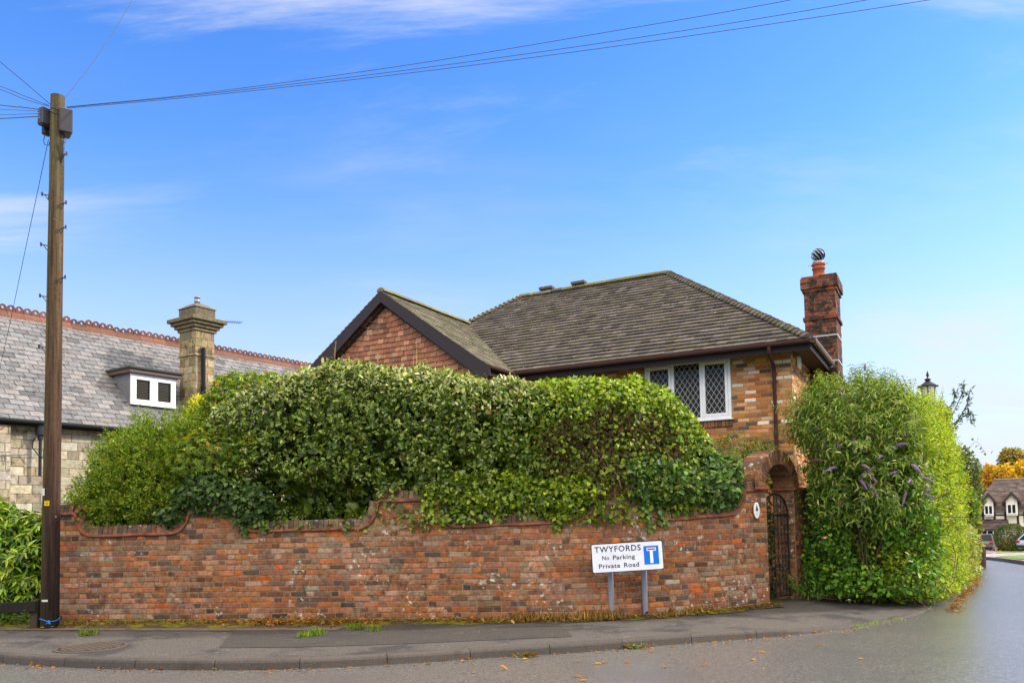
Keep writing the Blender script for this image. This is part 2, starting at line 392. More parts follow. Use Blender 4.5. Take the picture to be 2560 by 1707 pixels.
# top line of the wall: raised piers, scooped panels between (image measurements turned into heights at the wall)
pk = [(130,189,1284),(474,577,1272),(946,1091,1250),(1492,1590,1235),(1858,1935,1225)]
dp = [(203,463,1340,1332),(611,920,1327,1320),(1105,1445,1316,1304),(1648,1853,1298,1284)]
PROF = []          # (s, z)
for i, (a, b, y) in enumerate(pk):
    sa, sb = s_of_px(a), s_of_px(b); za = zof((a+b)/2, y)
    PROF.append((0 if i == 0 else sa, za)); PROF.append((WL if i == 4 else sb, za))
    if i < 4:
        c, d, y0, y1 = dp[i]; sc_, sd_ = s_of_px(c), s_of_px(d); z0, z1 = zof(c, y0), zof(d, y1)
        nxt = pk[i+1]; sn = s_of_px(nxt[0]); zn = zof((nxt[0]+nxt[1])/2, nxt[2])
        r0 = max(.1, sc_-sb)+.16; r1 = max(.1, sn-sd_)+.16
        for k in range(1, 10):
            th = k/9*math.pi/2; PROF.append((sb+.01+(r0)*(1-math.cos(th)), za-(za-z0)*math.sin(th)))
        for k in range(9):
            th = math.pi/2*(1-k/9); PROF.append((sn-.01-(r1)*(1-math.cos(th)), zn-(zn-z1)*math.sin(th)))
PROF = np.array(PROF)
def topz(s): return float(np.interp(s, PROF[:,0]+np.arange(len(PROF))*1e-6, PROF[:,1]))

def brickwork(mb, mapf, s0, s1, z0, z1, course, stretcher, pal, w, mortar, top=None, holes=(), bond='flemish', proud=.007, jit=.004, orient=1, gapw=.012, uneven=1., drift=False):
    """individual bricks laid on a mapped surface mapf(s,z,off), with the mortar bed behind"""
    header = stretcher*.49; k = 0; z = z0
    pal_l = np.array([lin(p) for p in pal])*(V(1.06,1.0,.88) if drift else 1.); pw = np.array(w)/sum(w)
    while z < z1-.01:
        h = course; s = s0 - (stretcher*.37 if k % 2 else 0) - random.random()*.02; i = k
        while s < s1:
            if bond == 'flemish': ln = (stretcher if i % 2 else header)*(1+random.uniform(-.08,.08)*uneven)
            else: ln = stretcher*(1+random.uniform(-.03,.03)*uneven)
            a, b = max(s, s0)+gapw/2, min(s+ln, s1)-gapw/2; s += ln; i += 1
            if b-a < .025: continue
            zb, zt = z+gapw/2, z+h-gapw/2; m = (a+b)/2
            if top is not None and top(m) < zb+.02: continue
            if any(h0 < m < h1 and g0 < z+h/2 < g1 for h0, h1, g0, g1 in holes): continue
            ta, tb = zt, zt
            if top is not None: ta, tb = min(zt, max(zb+.004, top(a))), min(zt, max(zb+.004, top(b)))
            j = lambda: random.uniform(-jit, jit)*uneven
            pr = proud+random.uniform(-.004,.004)*uneven; e = .006
            q = [(a+j(), zb+j()), (b+j(), zb+j()), (b+j(), tb+j()), (a+j(), ta+j())]
            cs, cz = sum(p[0] for p in q)/4, sum(p[1] for p in q)/4
            vs = [mapf(p[0], p[1], -.012) for p in q]+[mapf(p[0]+(e if p[0] < cs else -e), p[1]+(e if p[1] < cz else -e), pr+random.uniform(-.0015,.0015)) for p in q]
            vs += [mapf(p[0], p[1], pr*.4) for p in q]
            c = pal_l[RNG.choice(len(pal_l), p=pw)]*(1+.12*RNG.standard_normal())*(1+.04*RNG.standard_normal(3)); c = np.clip(c, .01, .9)
            lum = c.mean(); c = np.clip(lum+(c-lum)*1.06, .008, .9)
            if drift:          # old work weathers in drifting areas: pale worn ones, orange spalled ones, sooty ones
                q = V([cs*.55, z*1.3, 3.])[None] if False else np.array([[cs*.55, z*1.3, 3.]]); dn = float(fbm(q, 1.6, 301)[0])*2+.35*RNG.standard_normal(); do_ = float(fbm(q, 1.1, 317)[0])*2+.3*RNG.standard_normal()
                if dn > .35: c = c+(lin((176,150,126))-c)*min(.45, (dn-.35)*1.1)
                elif dn < -.45: c = c*.72
                if do_ > .6 and dn < .5: c = c*.65+lin((172,92,54))*.35
            mb.add(vs, [(4,5,6,7)]+[(8+n, 8+(n+1)%4, 4+(n+1)%4, 4+n) for n in range(4)]+[(n, (n+1)%4, 8+(n+1)%4, 8+n) for n in range(4)], c)
        z += h; k += 1
    st = s0; mc = lin(mortar)
    while st < s1-1e-6:
        en = min(st+.08, s1)
        za, zb_ = (z1, z1) if top is None else (min(z1, top(st)), min(z1, top(en)))
        if not any(h0 < (st+en)/2 < h1 for h0, h1, _, _ in holes): mb.add([mapf(st, z0, 0), mapf(en, z0, 0), mapf(en, zb_, 0), mapf(st, za, 0)], [(0,1,2,3)], mc)
        else:
            h0, h1, g0, g1 = [q for q in holes if q[0] < (st+en)/2 < q[1]][0]
            for lo, hi in ((z0, g0), (g1, z1)):
                if hi-lo > .01: mb.add([mapf(st, lo, 0), mapf(en, lo, 0), mapf(en, hi, 0), mapf(st, hi, 0)], [(0,1,2,3)], mc)
        st = en
# ------------------------------------------------------------------ ground, road, footway, kerb
def gridmesh(name, mat, pts2, zf, col, n=1):
    """rows of points -> quads"""
    b = MB(); R, Cn = len(pts2), len(pts2[0])
    vs = [V(p[0], p[1], zf(p[0], p[1], i, j)) for i, r in enumerate(pts2) for j, p in enumerate(r)]
    fs = [[i*Cn+j, i*Cn+j+1, (i+1)*Cn+j+1, (i+1)*Cn+j] for i in range(R-1) for j in range(Cn-1)]
    b.add(vs, fs, lin(col)); return b.build(name, mat)
LN = V(.55,.835); LB = V(-.835,.55)                        # the lane runs back along LN from the corner
axv = np.concatenate([[-1500,-400,-120,-60,-30], np.arange(-20,120,6.), [200,500,1500]])
struct(gridmesh('ground', M_ground, [[V(6.4,12)+LN*a+LB*b for b in axv] for a in axv], lambda x, y, i, j: max(gz(x, y), -6.5)-.22, (92,96,58)))
av = np.concatenate([np.arange(-70,10,8.), np.arange(10,110,4.)])
struct(gridmesh('road', M_road, [[V(6.4,12)+LN*a+LB*b for b in np.linspace(-60,60,25)] for a in av], lambda x, y, i, j: gz(x, y)-.1, (98,95,91)))
KB = [(-12,11.9),(-8.5,10.3),(-5.9,9.245),(-5.25,9.01),(-4.41,8.77),(-3.63,8.63),(-2.8,8.55),(-2.07,8.57),(-1.11,8.76),(-.23,9.01),(.674,9.22),(1.557,9.54),(2.41,9.82),(3.21,10.08),(3.93,10.39),(5.01,11.07),(6.3,12.3),(7.2,13.7),(11.6,20.4)]
IB = [(-13,13.6),(-9.2,12.6),(-6.95,12.05),(-6.2,11.98),(-5.2,11.89),(-4.4,11.82),(-3.4,11.74),(-2.6,11.65),(-1.4,11.51),(-.4,11.39),(.5,11.31),(1.3,11.36),(2.0,11.54),(2.9,11.95),(3.98,12.68),(5.2,14.0),(5.9,14.3),(6.4,14.3),(10.8,20.6)]
KZ = np.array([0.]*13+[-.012,-.055,-.082,-.088,-.088,-.09]); IZ = np.array([0.]*15+[-.01,-.03,-.06,-.085])
def param(P, Z, k=12): c = catmull(P, k); return c, np.interp(np.linspace(0, len(P)-1, len(c)), np.arange(len(P)), Z)
KC, KCZ = param(KB, KZ); IC, ICZ = param(IB, IZ)
rows = [[KC[i]+(IC[i]-KC[i])*t for t in np.concatenate([[.035], np.linspace(.12,1,7)])] for i in range(len(KC))]
struct(gridmesh('footway', M_pave, rows, lambda x, y, i, j: KCZ[i]+(ICZ[i]-KCZ[i])*j/7-.004, (84,79,74)))
pr_ = [r for i, r in enumerate(rows) if -3.3 < KC[i][0] < .75]; i0 = min(i for i in range(len(KC)) if KC[i][0] > -3.3)
struct(gridmesh('footway_patch', M_pave, [r[2:] for r in pr_], lambda x, y, i, j: .0006, (66,62,58)))
# kerb stones
kb = MB(); ks = np.concatenate([[0], np.cumsum(np.linalg.norm(np.diff(KC, axis=0), axis=1))])
def kpt(s): return V(np.interp(s, ks, KC[:,0]), np.interp(s, ks, KC[:,1])), float(np.interp(s, ks, KCZ))
s = .3
while s < ks[-1]-.3:
    e = s+.915; c = lin(random.choice([(80,73,67),(76,70,65),(71,67,63),(84,76,69)])); ss = np.linspace(s+.004, e-.004, 5); ring = []
    for q in ss:
        p, z = kpt(q); t = unit(kpt(q+.05)[0]-kpt(q-.05)[0]); n = V(-t[1], t[0])
        pr = [(0,-.2),(0,-.1+.0*q),(.008,z-.028),(.02,z-.008),(.035,z+.002),(.13,z+.004),(.13,-.2)]
        if z < -.06: pr[1] = (0,-.12)
        ring.append([V(*(p+n*d), zz) for d, zz in pr])
    m = len(ring[0]); vs = [v for r in ring for v in r]
    kb.add(vs, [[i*m+j, i*m+j+1, (i+1)*m+j+1, (i+1)*m+j] for i in range(4) for j in range(m-1)]+[list(range(m))[::-1], list(range(4*m, 5*m))], c); s = e
struct(kb.build('kerb', M_kerb))
# garden behind the wall
struct(gridmesh('garden_ground', M_ground, [[IC[i]+V(.2,.12)*0+LN*t for t in (-.02,3,7,12,18,26,40)] for i in range(len(IC))], lambda x, y, i, j: (gz(x, y) if j else ICZ[i])-.012, (70,66,44)))
# verge along the foot of the wall
vr = []
for s in np.linspace(-2.6, WL-.02, 90):
    if s < 0: p = V(-6.95,12.02)+V(-1,.25)*(-s); n = V(-.24,-.97)
    else: p = wallxy(s); n = wallframe(s)[1]
    wd = np.interp(s, [-3,0,3,4.6,5.4,7,9,10.4,11.5], [.8,.62,.62,.66,.42,.2,.16,.2,.3])+.07*math.sin(s*5.1)+.05*math.sin(s*11+1)
    vr.append([p+n*wd*q for q in (-.03,.3,.65,1.0)])
struct(gridmesh('verge', M_verge, vr, lambda x, y, i, j: [.035,.025,.012,.002][j], (82,68,50)), 'stuff')
# edging strip between verge and footway on the left
es = []
for s in np.linspace(-3, 4.7, 30):
    if s < 0: p = V(-6.95,12.02)+V(-1,.25)*(-s); n = V(-.24,-.97)
    else: p = wallxy(s); n = wallframe(s)[1]
    wd = np.interp(s, [-3,0,3,4.7], [.78,.6,.66,.66]); es.append([p+n*(wd-.05), p+n*(wd+.1+.12*max(0, min(1, s/3)))])
struct(gridmesh('footway_edging', M_kerb, es, lambda x, y, i, j: .0045, (104,90,80)))
# lane: far footway, kerb, lawns
def gpt(px, py, off=0.):
    d = ray(px, py); t = 6.
    while t < 260:
        P = CAMC+d*t
        if P[2] < gz(P[0], P[1])+off: return P
        t += .03
    return P
K2 = catmull([(12.4,16.5),(15.6,23.2),(17.8,28.07),(19.8,32.2),(21.8,36.7),(23.4,40.5),(27.2,47.5),(33,57),(40,68)], 6)
rr = []
for i in range(len(K2)):
    t = unit(K2[min(i+1, len(K2)-1)]-K2[max(i-1,0)]); n = V(t[1], -t[0]); rr.append([K2[i]+n*q for q in (0,.004,.13,3.4)])
o = gridmesh('lane_footway', M_pave, rr, lambda x, y, i, j: gz(x, y)+(-.2 if j == 0 else .03), (176,164,158)); struct(o)
rr2 = []
for i in range(len(K2)):
    t = unit(K2[min(i+1, len(K2)-1)]-K2[max(i-1,0)]); n = V(t[1], -t[0]); rr2.append([K2[i]+n*q for q in (-.02,-.019,.14)])
struct(gridmesh('lane_kerb', M_kerb, rr2, lambda x, y, i, j: gz(x, y)+(-.2 if j == 0 else .036), (96,88,84)))
def patch_(name, mat, px, off, col, kind='structure'):
    b = MB(); P = [gpt(x, y, off) for x, y in px]; b.add(P, [list(range(len(P)))], lin(col)); return struct(b.build(name, mat), kind)
patch_('lawn', M_lawn, [(2486,1391),(2530,1388),(2640,1384),(2900,1384),(2900,1406),(2640,1399),(2560,1396.5)], .05, (104,128,30), 'stuff')
patch_('lawn', M_lawn, [(2488,1382),(2496,1377),(2640,1372.5),(2640,1376),(2530,1380)], .06, (120,132,50), 'stuff')
patch_('driveway', M_pave, [(2436,1381),(2440,1376.5),(2492,1376.5),(2480,1383)], .055, (150,126,118))
patch_('garden_path', M_pave, [(2470,1388.5),(2500,1384),(2640,1377),(2900,1374),(2900,1383.5),(2640,1383.5),(2530,1387.6),(2486,1390.5)], .045, (176,168,164))

# ------------------------------------------------------------------ brick garden wall
PALW = [(138,94,72),(126,88,72),(152,98,66),(114,88,78),(160,98,64),(182,94,52),(82,72,70),(154,128,114),(160,114,90),(100,72,60),(128,110,88),(160,152,142)]
PWW = [22,17,19,9,12,1.6,6,6,12,10,7,1.5]
wall = thing('garden_wall', (-1.4,11.5,0), 'weathered red brick garden wall with scooped top and moulded terracotta string course', 'wall')
b = MB(); brickwork(b, wmap, 0, WL, -.03, 2.0, .0775, .235, PALW, PWW, (134,112,84), top=topz, jit=.006, gapw=.016, drift=True)
ss = np.linspace(0, WL, 160)
bk = [wmap(s, -.05, -.33) for s in ss]+[wmap(s, topz(s), -.33) for s in ss]+[wmap(s, topz(s), 0) for s in ss]; n = len(ss)
b.add(bk, [[i, n+i, n+i+1, i+1] for i in range(n-1)]+[[n+i, 2*n+i, 2*n+i+1, n+i+1] for i in range(n-1)], lin((130,92,74)))
for s in (0, WL): b.add([wmap(s, -.05, 0), wmap(s, -.05, -.33), wmap(s, topz(s), -.33), wmap(s, topz(s), 0)], [(0,1,2,3)], lin((130,86,64)))
b.build('brick_face', M_brick, wall)
pl = np.concatenate([[0], np.cumsum(np.linalg.norm(np.diff(PROF, axis=0), axis=1))])
def ppt(l): return V(np.interp(l, pl, PROF[:,0]), np.interp(l, pl, PROF[:,1]))
def pnorm(l, d=.03): t = unit(ppt(min(l+d, pl[-1]))-ppt(max(l-d, 0))); return V(-t[1], t[0])
b = MB(); sec = [(-.01,-.026),(.026,-.026),(.042,-.016),(.042,-.002),(.026,.006),(.022,.02),(-.01,.022)]; LL = np.arange(.0, pl[-1], .045); vs = []
for l in LL:
    p, q = ppt(l), pnorm(l); w_ = .003*math.sin(l*9)+random.uniform(-.0015,.0015); vs += [wmap(p[0]+q[0]*(dn+w_), p[1]+q[1]*(dn+w_), of) for of, dn in sec]
m = len(sec); cols = np.repeat([lin((128,76,54))*(.7+.5*random.random())*(1 if (i//5) % 7 else .7) for i in range(len(LL))], m, axis=0)
b.add(vs, [[i*m+j, i*m+j+1, (i+1)*m+j+1, (i+1)*m+j] for i in range(len(LL)-1) for j in range(m-1)], cols, True); b.build('string_course', M_terra, wall)
b = MB(); l = .04; CP = [lin(c) for c in ((96,74,58),(110,84,64),(84,68,56),(120,84,62),(104,90,66),(76,66,56))]
while l < pl[-1]-.04:
    p, q = ppt(l), pnorm(l, .05); t = V(q[1], -q[0]); hw = .034; hh = .142+random.uniform(-.006,.006); g = lambda a, c, of: wmap(p[0]+t[0]*a+q[0]*c, p[1]+t[1]*a+q[1]*c, of)
    f0 = .004+random.uniform(-.004,.004)
    vs = [g(-hw, .02, f0), g(hw, .02, f0), g(hw, hh-.02, f0-.03), g(-hw, hh-.02, f0-.03), g(-hw+.004, hh, f0-.05), g(hw-.004, hh, f0-.05), g(hw-.004, hh, -.3), g(-hw+.004, hh, -.3), g(-hw, .02, -.31), g(hw, .02, -.31)]
    b.add(vs, [(0,1,2,3),(3,2,5,4),(4,5,6,7),(7,6,9,8),(0,3,4,7,8),(1,9,6,5,2)], CP[RNG.integers(6)]*(.85+.35*random.random())); l += .075
b.build('coping', M_brick, wall)

# ------------------------------------------------------------------ gateway: arch, pier, iron gate
J = wmap(WL, 0, 0); gd = V(*unit((.67,.74)), 0); hd = V(-gd[1], gd[0], 0); up = V(0,0,1)
GW = 1.06; ZS = zof(1890, 1222); GT = .36
arch = thing('gate_arch', J+gd*.5, 'round brick arch over the garden gateway with its right pier', 'arch')
def gmap(o, ax, out): return lambda s, z, off=0.: o+ax*s+up*z+out*off
JR = J+gd*GW
b = MB(); P2 = [(120,86,66),(106,78,62),(138,92,64),(96,76,66),(148,92,58),(160,104,68),(124,88,68)]; W2 = [3,2,4,2,3,3,2]
brickwork(b, gmap(JR+hd*GT-hd*.0, -hd, -gd), 0, GT, -.12, ZS, .0775, .235, P2, W2, (146,120,88))           # reveal
brickwork(b, gmap(JR, gd, -hd), 0, .75, -.12, ZS, .0775, .235, P2, W2, (146,120,88))
b.add([JR+hd*GT-up*.1, JR+hd*GT+gd*.75-up*.1, JR+hd*GT+gd*.75+up*ZS, JR+hd*GT+up*ZS], [(0,1,2,3)], lin((120,84,64)))
b.build('pier', M_brick, arch)
b = MB(); brickwork(b, gmap(J, hd, gd), 0, GT, -.05, ZS, .0775, .235, P2, W2, (146,120,88))
b.build('jamb', M_brick, arch)
for o_, a_, n_, L_ in ((JR, hd, -gd, GT), (JR, gd, -hd, .75), (J-gd*.33, gd, -hd, .33)):
    b = MB(); b.box(o_+up*(ZS-.005)+n_*-.01, a_, n_, up, lin((150,88,62)), (-.03,L_), (0,.055), (0,.045)); b.build('string_course', M_terra, arch)
b = MB(); nv = 21; R0 = GW/2; RZ = .37; TH = .225; cxy = J+gd*GW/2
zo = ZS+.045
def ap_(r, th, dep): return cxy+gd*(-(R0+r)*math.cos(th))+up*(zo+(RZ+r)*math.sin(th))+hd*dep
for k in range(nv):
    t0, t1 = math.pi*k/nv+.012, math.pi*(k+1)/nv-.012; c = lin(random.choice([(122,84,62),(104,76,60),(138,96,66),(92,72,60),(150,104,72)]))*random.uniform(.8,1.2); r = random.uniform(-.004,.004)
    vs = [ap_(a, t, d) for a, t, d in ((0,t0,0),(0,t1,0),(TH+r,t1,0),(TH+r,t0,0),(0,t0,GT),(0,t1,GT),(TH+r,t1,GT),(TH+r,t0,GT))]
    b.add(vs, [(0,1,2,3),(4,7,6,5),(0,4,5,1),(2,6,7,3),(0,3,7,4),(1,5,6,2)], c)
mc = lin((132,108,80)); vs = [ap_(a, math.pi*k/40, d) for k in range(41) for a, d in ((.006,.006),(TH-.008,.006),(TH-.008,GT-.006),(.006,GT-.006))]
b.add(vs, [[i*4+j, i*4+(j+1)%4, (i+1)*4+(j+1)%4, (i+1)*4+j] for i in range(40) for j in range(4)], mc)
b.build('arch_ring', M_brick, arch)
b = MB()          # shoulder of brick to the left of the arch, above the string course
brickwork(b, gmap(J-gd*.36-hd*.0, gd, -hd), 0, .14, zo, zo+.22, .0775, .235, P2, W2, (146,120,88)); b.build('shoulder', M_brick, arch)

gate = thing('garden_gate', J+gd*.55+hd*.06, 'black wrought iron arched garden gate standing in the brick gateway', 'gate')
b = MB(); IR = lin((22,22,24)); GO = J+hd*.07; g0, g1 = .02, GW-.12; gm = (g0+g1)/2; hw = (g1-g0)/2; zside, ztop = 1.40, 1.74
def gp(u, z): return GO+gd*u+up*z
pts = [gp(g0, .05)]+[gp(gm-hw*math.cos(t), zside+(ztop-zside)*math.sin(t)) for t in np.linspace(0, math.pi, 18)]+[gp(g1, .05)]
b.tube(pts, .014, IR, 6); b.tube([gp(g0, .08), gp(g1, .08)], .012, IR, 6); b.tube([gp(g0, zside), gp(g1, zside)], .011, IR, 6); b.build('frame', M_iron, gate)
b = MB()
for k in range(1, 7):
    u = g0+(g1-g0)*k/7; zt = zside+(ztop-zside)*math.sqrt(max(0, 1-((u-gm)/hw)**2)); b.tube([gp(u, .08), gp(u, zt)], .0065, IR, 5)
b.build('bars', M_iron, gate)
b = MB(); 
for r in range(3):
    z0 = .12+r*.43
    for k in range(3):
        u0, u1 = g0+(g1-g0)*k/3+.02, g0+(g1-g0)*(k+1)/3-.02
        b.tube([gp(u0, z0), gp(u1, z0+.36)], .005, IR, 5); b.tube([gp(u1, z0), gp(u0, z0+.36)], .005, IR, 5)
    for k in range(6):
        uc = g0+(g1-g0)*(k+.5)/6
        for sg in (-1, 1): b.tube([gp(uc+sg*.03*math.cos(t)*(1-t/9), z0+.39+sg*.03*math.sin(t)*(1-t/9)) for t in np.linspace(0, 5.2, 12)], .005, IR, 4)
b.build('scrollwork', M_iron, gate)
b = MB(); b.tube([gp(g1-.01, 1.36), gp(g1+.07, 1.36)], .018, IR, 6); b.build('latch', M_iron, gate)
b = MB()          # oval plaque on the pier
pc = atp(1889, 1275, wmap(WL-.2, 1.5, .02), V(*wallframe(WL-.2)[1], 0)); t_, n_ = wallframe(WL-.2); t_ = V(*t_, 0); n_ = V(*n_, 0)
plq = thing('oval_plaque', pc, 'small white oval plaque with dark emblem on the brick pier beside the gate', 'plaque')
rim = [pc+t_*.07*math.cos(a)+up*.125*math.sin(a)+n_*.012 for a in np.linspace(0, 2*math.pi, 28, endpoint=False)]
b.prism(rim, n_*.012, lin((232,232,228))); b.build('plate', M_paint, plq)
b = MB(); e = [(-.006,.07),(.006,.07),(.012,.045),(.03,.0),(.034,-.03),(-.034,-.03),(-.03,.0),(-.012,.045)]
b.prism([pc+t_*x*.8+up*(y+.02)+n_*.0245 for x, y in e], n_*.002, lin((46,46,52))); b.box(pc+n_*.0245, t_, up, n_, lin((120,120,122)), (-.004,.004), (-.085,-.03), (0,.002)); b.build('emblem', M_paint, plq)

# ------------------------------------------------------------------ street name sign
SY = 10.95
def text_mesh(txt, size, bold=0., space=1.0):
    cu = bpy.data.curves.new('t', 'FONT'); cu.body = txt; cu.size = size; cu.offset = bold; cu.space_character = space; cu.resolution_u = 3
    ob = bpy.data.objects.new('t', cu); COL.objects.link(ob); dg = bpy.context.evaluated_depsgraph_get()
    me = bpy.data.meshes.new_from_object(ob.evaluated_get(dg)); bpy.data.objects.remove(ob)
    v = np.array([x.co[:] for x in me.vertices]); f = [list(p.vertices) for p in me.polygons]; bpy.data.meshes.remove(me); return v, f
foot1, foot2 = atz(1530, 1541, .02), atz(1614, 1538, .02)
sx = unit(V(1, .12*0, 0)+V(0,-.03,0)); lean = unit(V(-.085,-.02,1)); sxx = unit(V(1,-.02,.052)); szz = unit(V(-.085,0,1.0)); sn = np.cross(sxx, szz)  # facing the camera is -sn*-1
sn = unit(sn); sn = sn if sn[1] < 0 else -sn
BL = at(1482, 1432, SY); BR = at(1659, 1421, SY); TL = at(1479, 1361, SY)
SW = np.linalg.norm(BR-BL); SH = np.linalg.norm(TL-BL); sxx = unit(BR-BL); szz = unit((TL-BL)-sxx*np.dot(TL-BL, sxx)); sn = unit(np.cross(sxx, szz)); sn = sn if sn[1] < 0 else -sn
sign = thing('street_sign', (foot1+foot2)/2, 'white street name sign with blue dead-end symbol, leaning on two grey posts before the wall', 'sign')
def rrect(x0, x1, y0, y1, r, off):
    q = []
    for cx, cy, a0 in ((x1-r,y0+r,-90),(x1-r,y1-r,0),(x0+r,y1-r,90),(x0+r,y0+r,180)):
        q += [BL+sxx*(cx+r*math.cos(R_(a0+a)))+szz*(cy+r*math.sin(R_(a0+a)))+sn*off for a in (0,22,45,67,90)]
    return q
b = MB(); b.prism(rrect(-.008, SW+.008, -.008, SH+.008, .03, 0), sn*.018, lin((30,31,34))); b.build('border', M_paint, sign)
b = MB(); b.prism(rrect(.004, SW-.004, .004, SH-.004, .022, .0185), sn*.003, lin((226,228,236))); b.build('panel', M_paint, sign)
b = MB()
def put_text(txt, x0, x1, y, h, bold, sp, desc=False):
    v, f = text_mesh(txt, 1, bold, sp); w_ = v[:,0].max()-v[:,0].min(); cap = text_mesh('H', 1)[0][:,1].max()
    P = [BL+sxx*(x0+(p[0]-v[:,0].min())/w_*(x1-x0))+szz*(y+p[1]/cap*h)+sn*.0228 for p in v]; b.add(P, f, lin((24,26,34)))
put_text('TWYFORDS', .042*SW, .695*SW, .71*SH, .195*SH, .014, 1.12); b.build('lettering', M_paint, sign); b = MB()
put_text('No', .145*SW, .240*SW, .435*SH, .145*SH, .016, 1.08); b.build('lettering', M_paint, sign); b = MB(); put_text('Parking', .295*SW, .605*SW, .435*SH, .145*SH, .016, 1.08, True); b.build('lettering', M_paint, sign); b = MB()
put_text('Private', .09*SW, .390*SW, .145*SH, .155*SH, .016, 1.08); b.build('lettering', M_paint, sign); b = MB(); put_text('Road', .445*SW, .655*SW, .145*SH, .155*SH, .016, 1.08); b.build('lettering', M_paint, sign)
def srect(b, x0, x1, y0, y1, off, col): b.prism([BL+sxx*x+szz*y+sn*off for x, y in ((x0,y0),(x1,y0),(x1,y1),(x0,y1))], sn*.0012, lin(col))
sym = MB(); srect(sym, .733*SW, .942*SW, .19*SH, .84*SH, .0225, (0,112,214)); symo = sym.build('symbol', M_paint, sign)
sym = MB(); srect(sym, .775*SW, .905*SW, .665*SH, .775*SH, .0240, (236,238,242)); srect(sym, .818*SW, .860*SW, .235*SH, .665*SH, .0240, (236,238,242)); sym.build('white_bar', M_paint, symo)
sym = MB(); srect(sym, .785*SW, .896*SW, .70*SH, .745*SH, .0254, (122,32,38)); sym.build('red_bar', M_paint, symo)
for ft, fx in ((foot1, .265), (foot2, .745)):
    b = MB(); tp = BL+sxx*fx*SW+szz*SH*.9-sn*.045; b.tube([ft-up*.1, ft, tp], .038, lin((142,148,158)), 14); po = b.build('post', M_paint, sign)
    b = MB(); m_ = unit(tp-ft); b.tube([ft+m_*.06+V(.012,-.0385,0), ft+m_*.06+V(.012,-.043,0)], .022, lin((24,24,26)), 9); b.build('hole_cover', M_iron, po)

# ------------------------------------------------------------------ telegraph pole
PY_ = 11.62; pb = atz(124, 1565, .02); pt = at(144.5, 241, PY_-.05)
def pp(z): return pb+(pt-pb)*(z-pb[2])/(pt[2]-pb[2])
ZT = pt[2]
pole = thing('telegraph_pole', pb, 'tall brown wooden telegraph pole with step pegs and two dark boxes at its top', 'telegraph pole')
b = MB(); zs = np.linspace(-.2, ZT, 26); rad = lambda z: np.interp(z, [0,ZT], [.121,.094])
vs = []; cs = []
for z in zs:
    c0 = pp(z)
    for k in range(28):
        a = 2*math.pi*k/28; vs.append(c0+V(math.cos(a), math.sin(a), 0)*rad(z)*(1+.012*math.sin(3*a+z*2)))
        base = np.array([np.interp(z, [0,1.2,3,5,7.6], [q[0],q[1],q[2],q[3],q[4]]) for q in zip(lin((38,30,25)), lin((50,37,29)), lin((74,55,42)), lin((84,67,48)), lin((88,80,58)))])
        g = max(0, math.cos(a-R_(195)))**3*np.interp(z, [0,1.5,4,7.6], [.15,.6,.75,.55]); base = base*(1-g)+lin((92,96,36))*g
        cs.append(base)
b.add(vs, [[i*28+k, i*28+(k+1)%28, (i+1)*28+(k+1)%28, (i+1)*28+k] for i in range(25) for k in range(28)], np.array(cs), True)
b.add(vs[-28:], [list(range(28))], lin((120,110,88))); b.build('shaft', M_pole, pole)
for py, sgn in ((396,1),(517,1),(578,1),(702,1),(495,-1),(620,-1),(747,-1),(873,-1)):
    b = MB(); z = at(150, py, PY_)[2]; c0 = pp(z); r = rad(z); d = unit(V(sgn*.95,-.3,0)); ST = lin((58,62,70))
    b.tube([c0+d*(r-.01), c0+d*(r+.085)+up*.012], .008, ST, 6); b.tube([c0+d*(r+.085)-up*.012, c0+d*(r+.087)+up*.04], .013, ST, 6); b.tube([c0+d*(r+.05), c0+d*(r-.005)-up*.08], .006, ST, 5); b.build('step_peg', M_iron, pole)
def pbox(px0, px1, py0, py1, dy, depth, rotz, col, name):
    c0 = at((px0+px1)/2, (py0+py1)/2, PY_+dy); w_ = (px1-px0)/2000*PY_; h_ = (py1-py0)/2000*PY_; a = R_(rotz); ax, ay = V(math.cos(a), math.sin(a), 0), V(-math.sin(a), math.cos(a), 0)
    b = MB(); b.bbox(c0, ax, ay, up, lin(col), (-w_/2,w_/2), (-depth/2,depth/2), (-h_/2,h_/2), .018); o = b.build(name, M_paint, pole)
    return o, c0, ax, ay, w_, h_
o1, c1, ax1, ay1, w1, h1 = pbox(104, 128, 273, 318, -.06, .20, -32, (52,52,58), 'junction_box')
b = MB()
for k in range(4): b.box(c1-ay1*.1025+ax1*(-.04)+up*(.07-k*.038), ax1, up, -ay1, lin((150,150,156)), (0,.05+.02*(k % 2)), (0,.012), (0,.002))
b.build('caption_lines', M_paint, o1)
pbox(109, 124, 312, 340, .03, .12, -25, (40,40,42), 'cable_clamp_box')
o2, c2, ax2, ay2, w2, h2 = pbox(147, 177, 276, 340, -.03, .24, 38, (54,50,52), 'junction_box')
b = MB(); c0 = pp(ZT-.2)
for z in (ZT-.2, ZT-.27): b.tube([pp(z)+V(math.cos(a), math.sin(a), 0)*(rad(z)+.006)-V(0,0,.05*math.cos(a+.6)) for a in np.linspace(0, 2*math.pi, 22)], .007, lin((90,92,96)), 5)
b.build('stay_band', M_metal, pole)
b = MB(); b.tube([at(x, y, PY_-.13+.02*k) for k, (x, y) in enumerate([(156,352),(155,400),(146,425),(131,445),(124,470),(121,500)])], .009, lin((34,30,30)), 6)
b.tube([at(x, y, PY_-.11) for x, y in [(112,338),(109,352),(112,362),(122,364),(126,350)]], .006, lin((30,30,32)), 5); b.tube([at(x, y, PY_-.06) for x, y in [(158,340),(166,350),(163,358),(156,354)]], .004, lin((60,60,64)), 5); b.build('loose_cable', M_iron, pole)
b = MB()
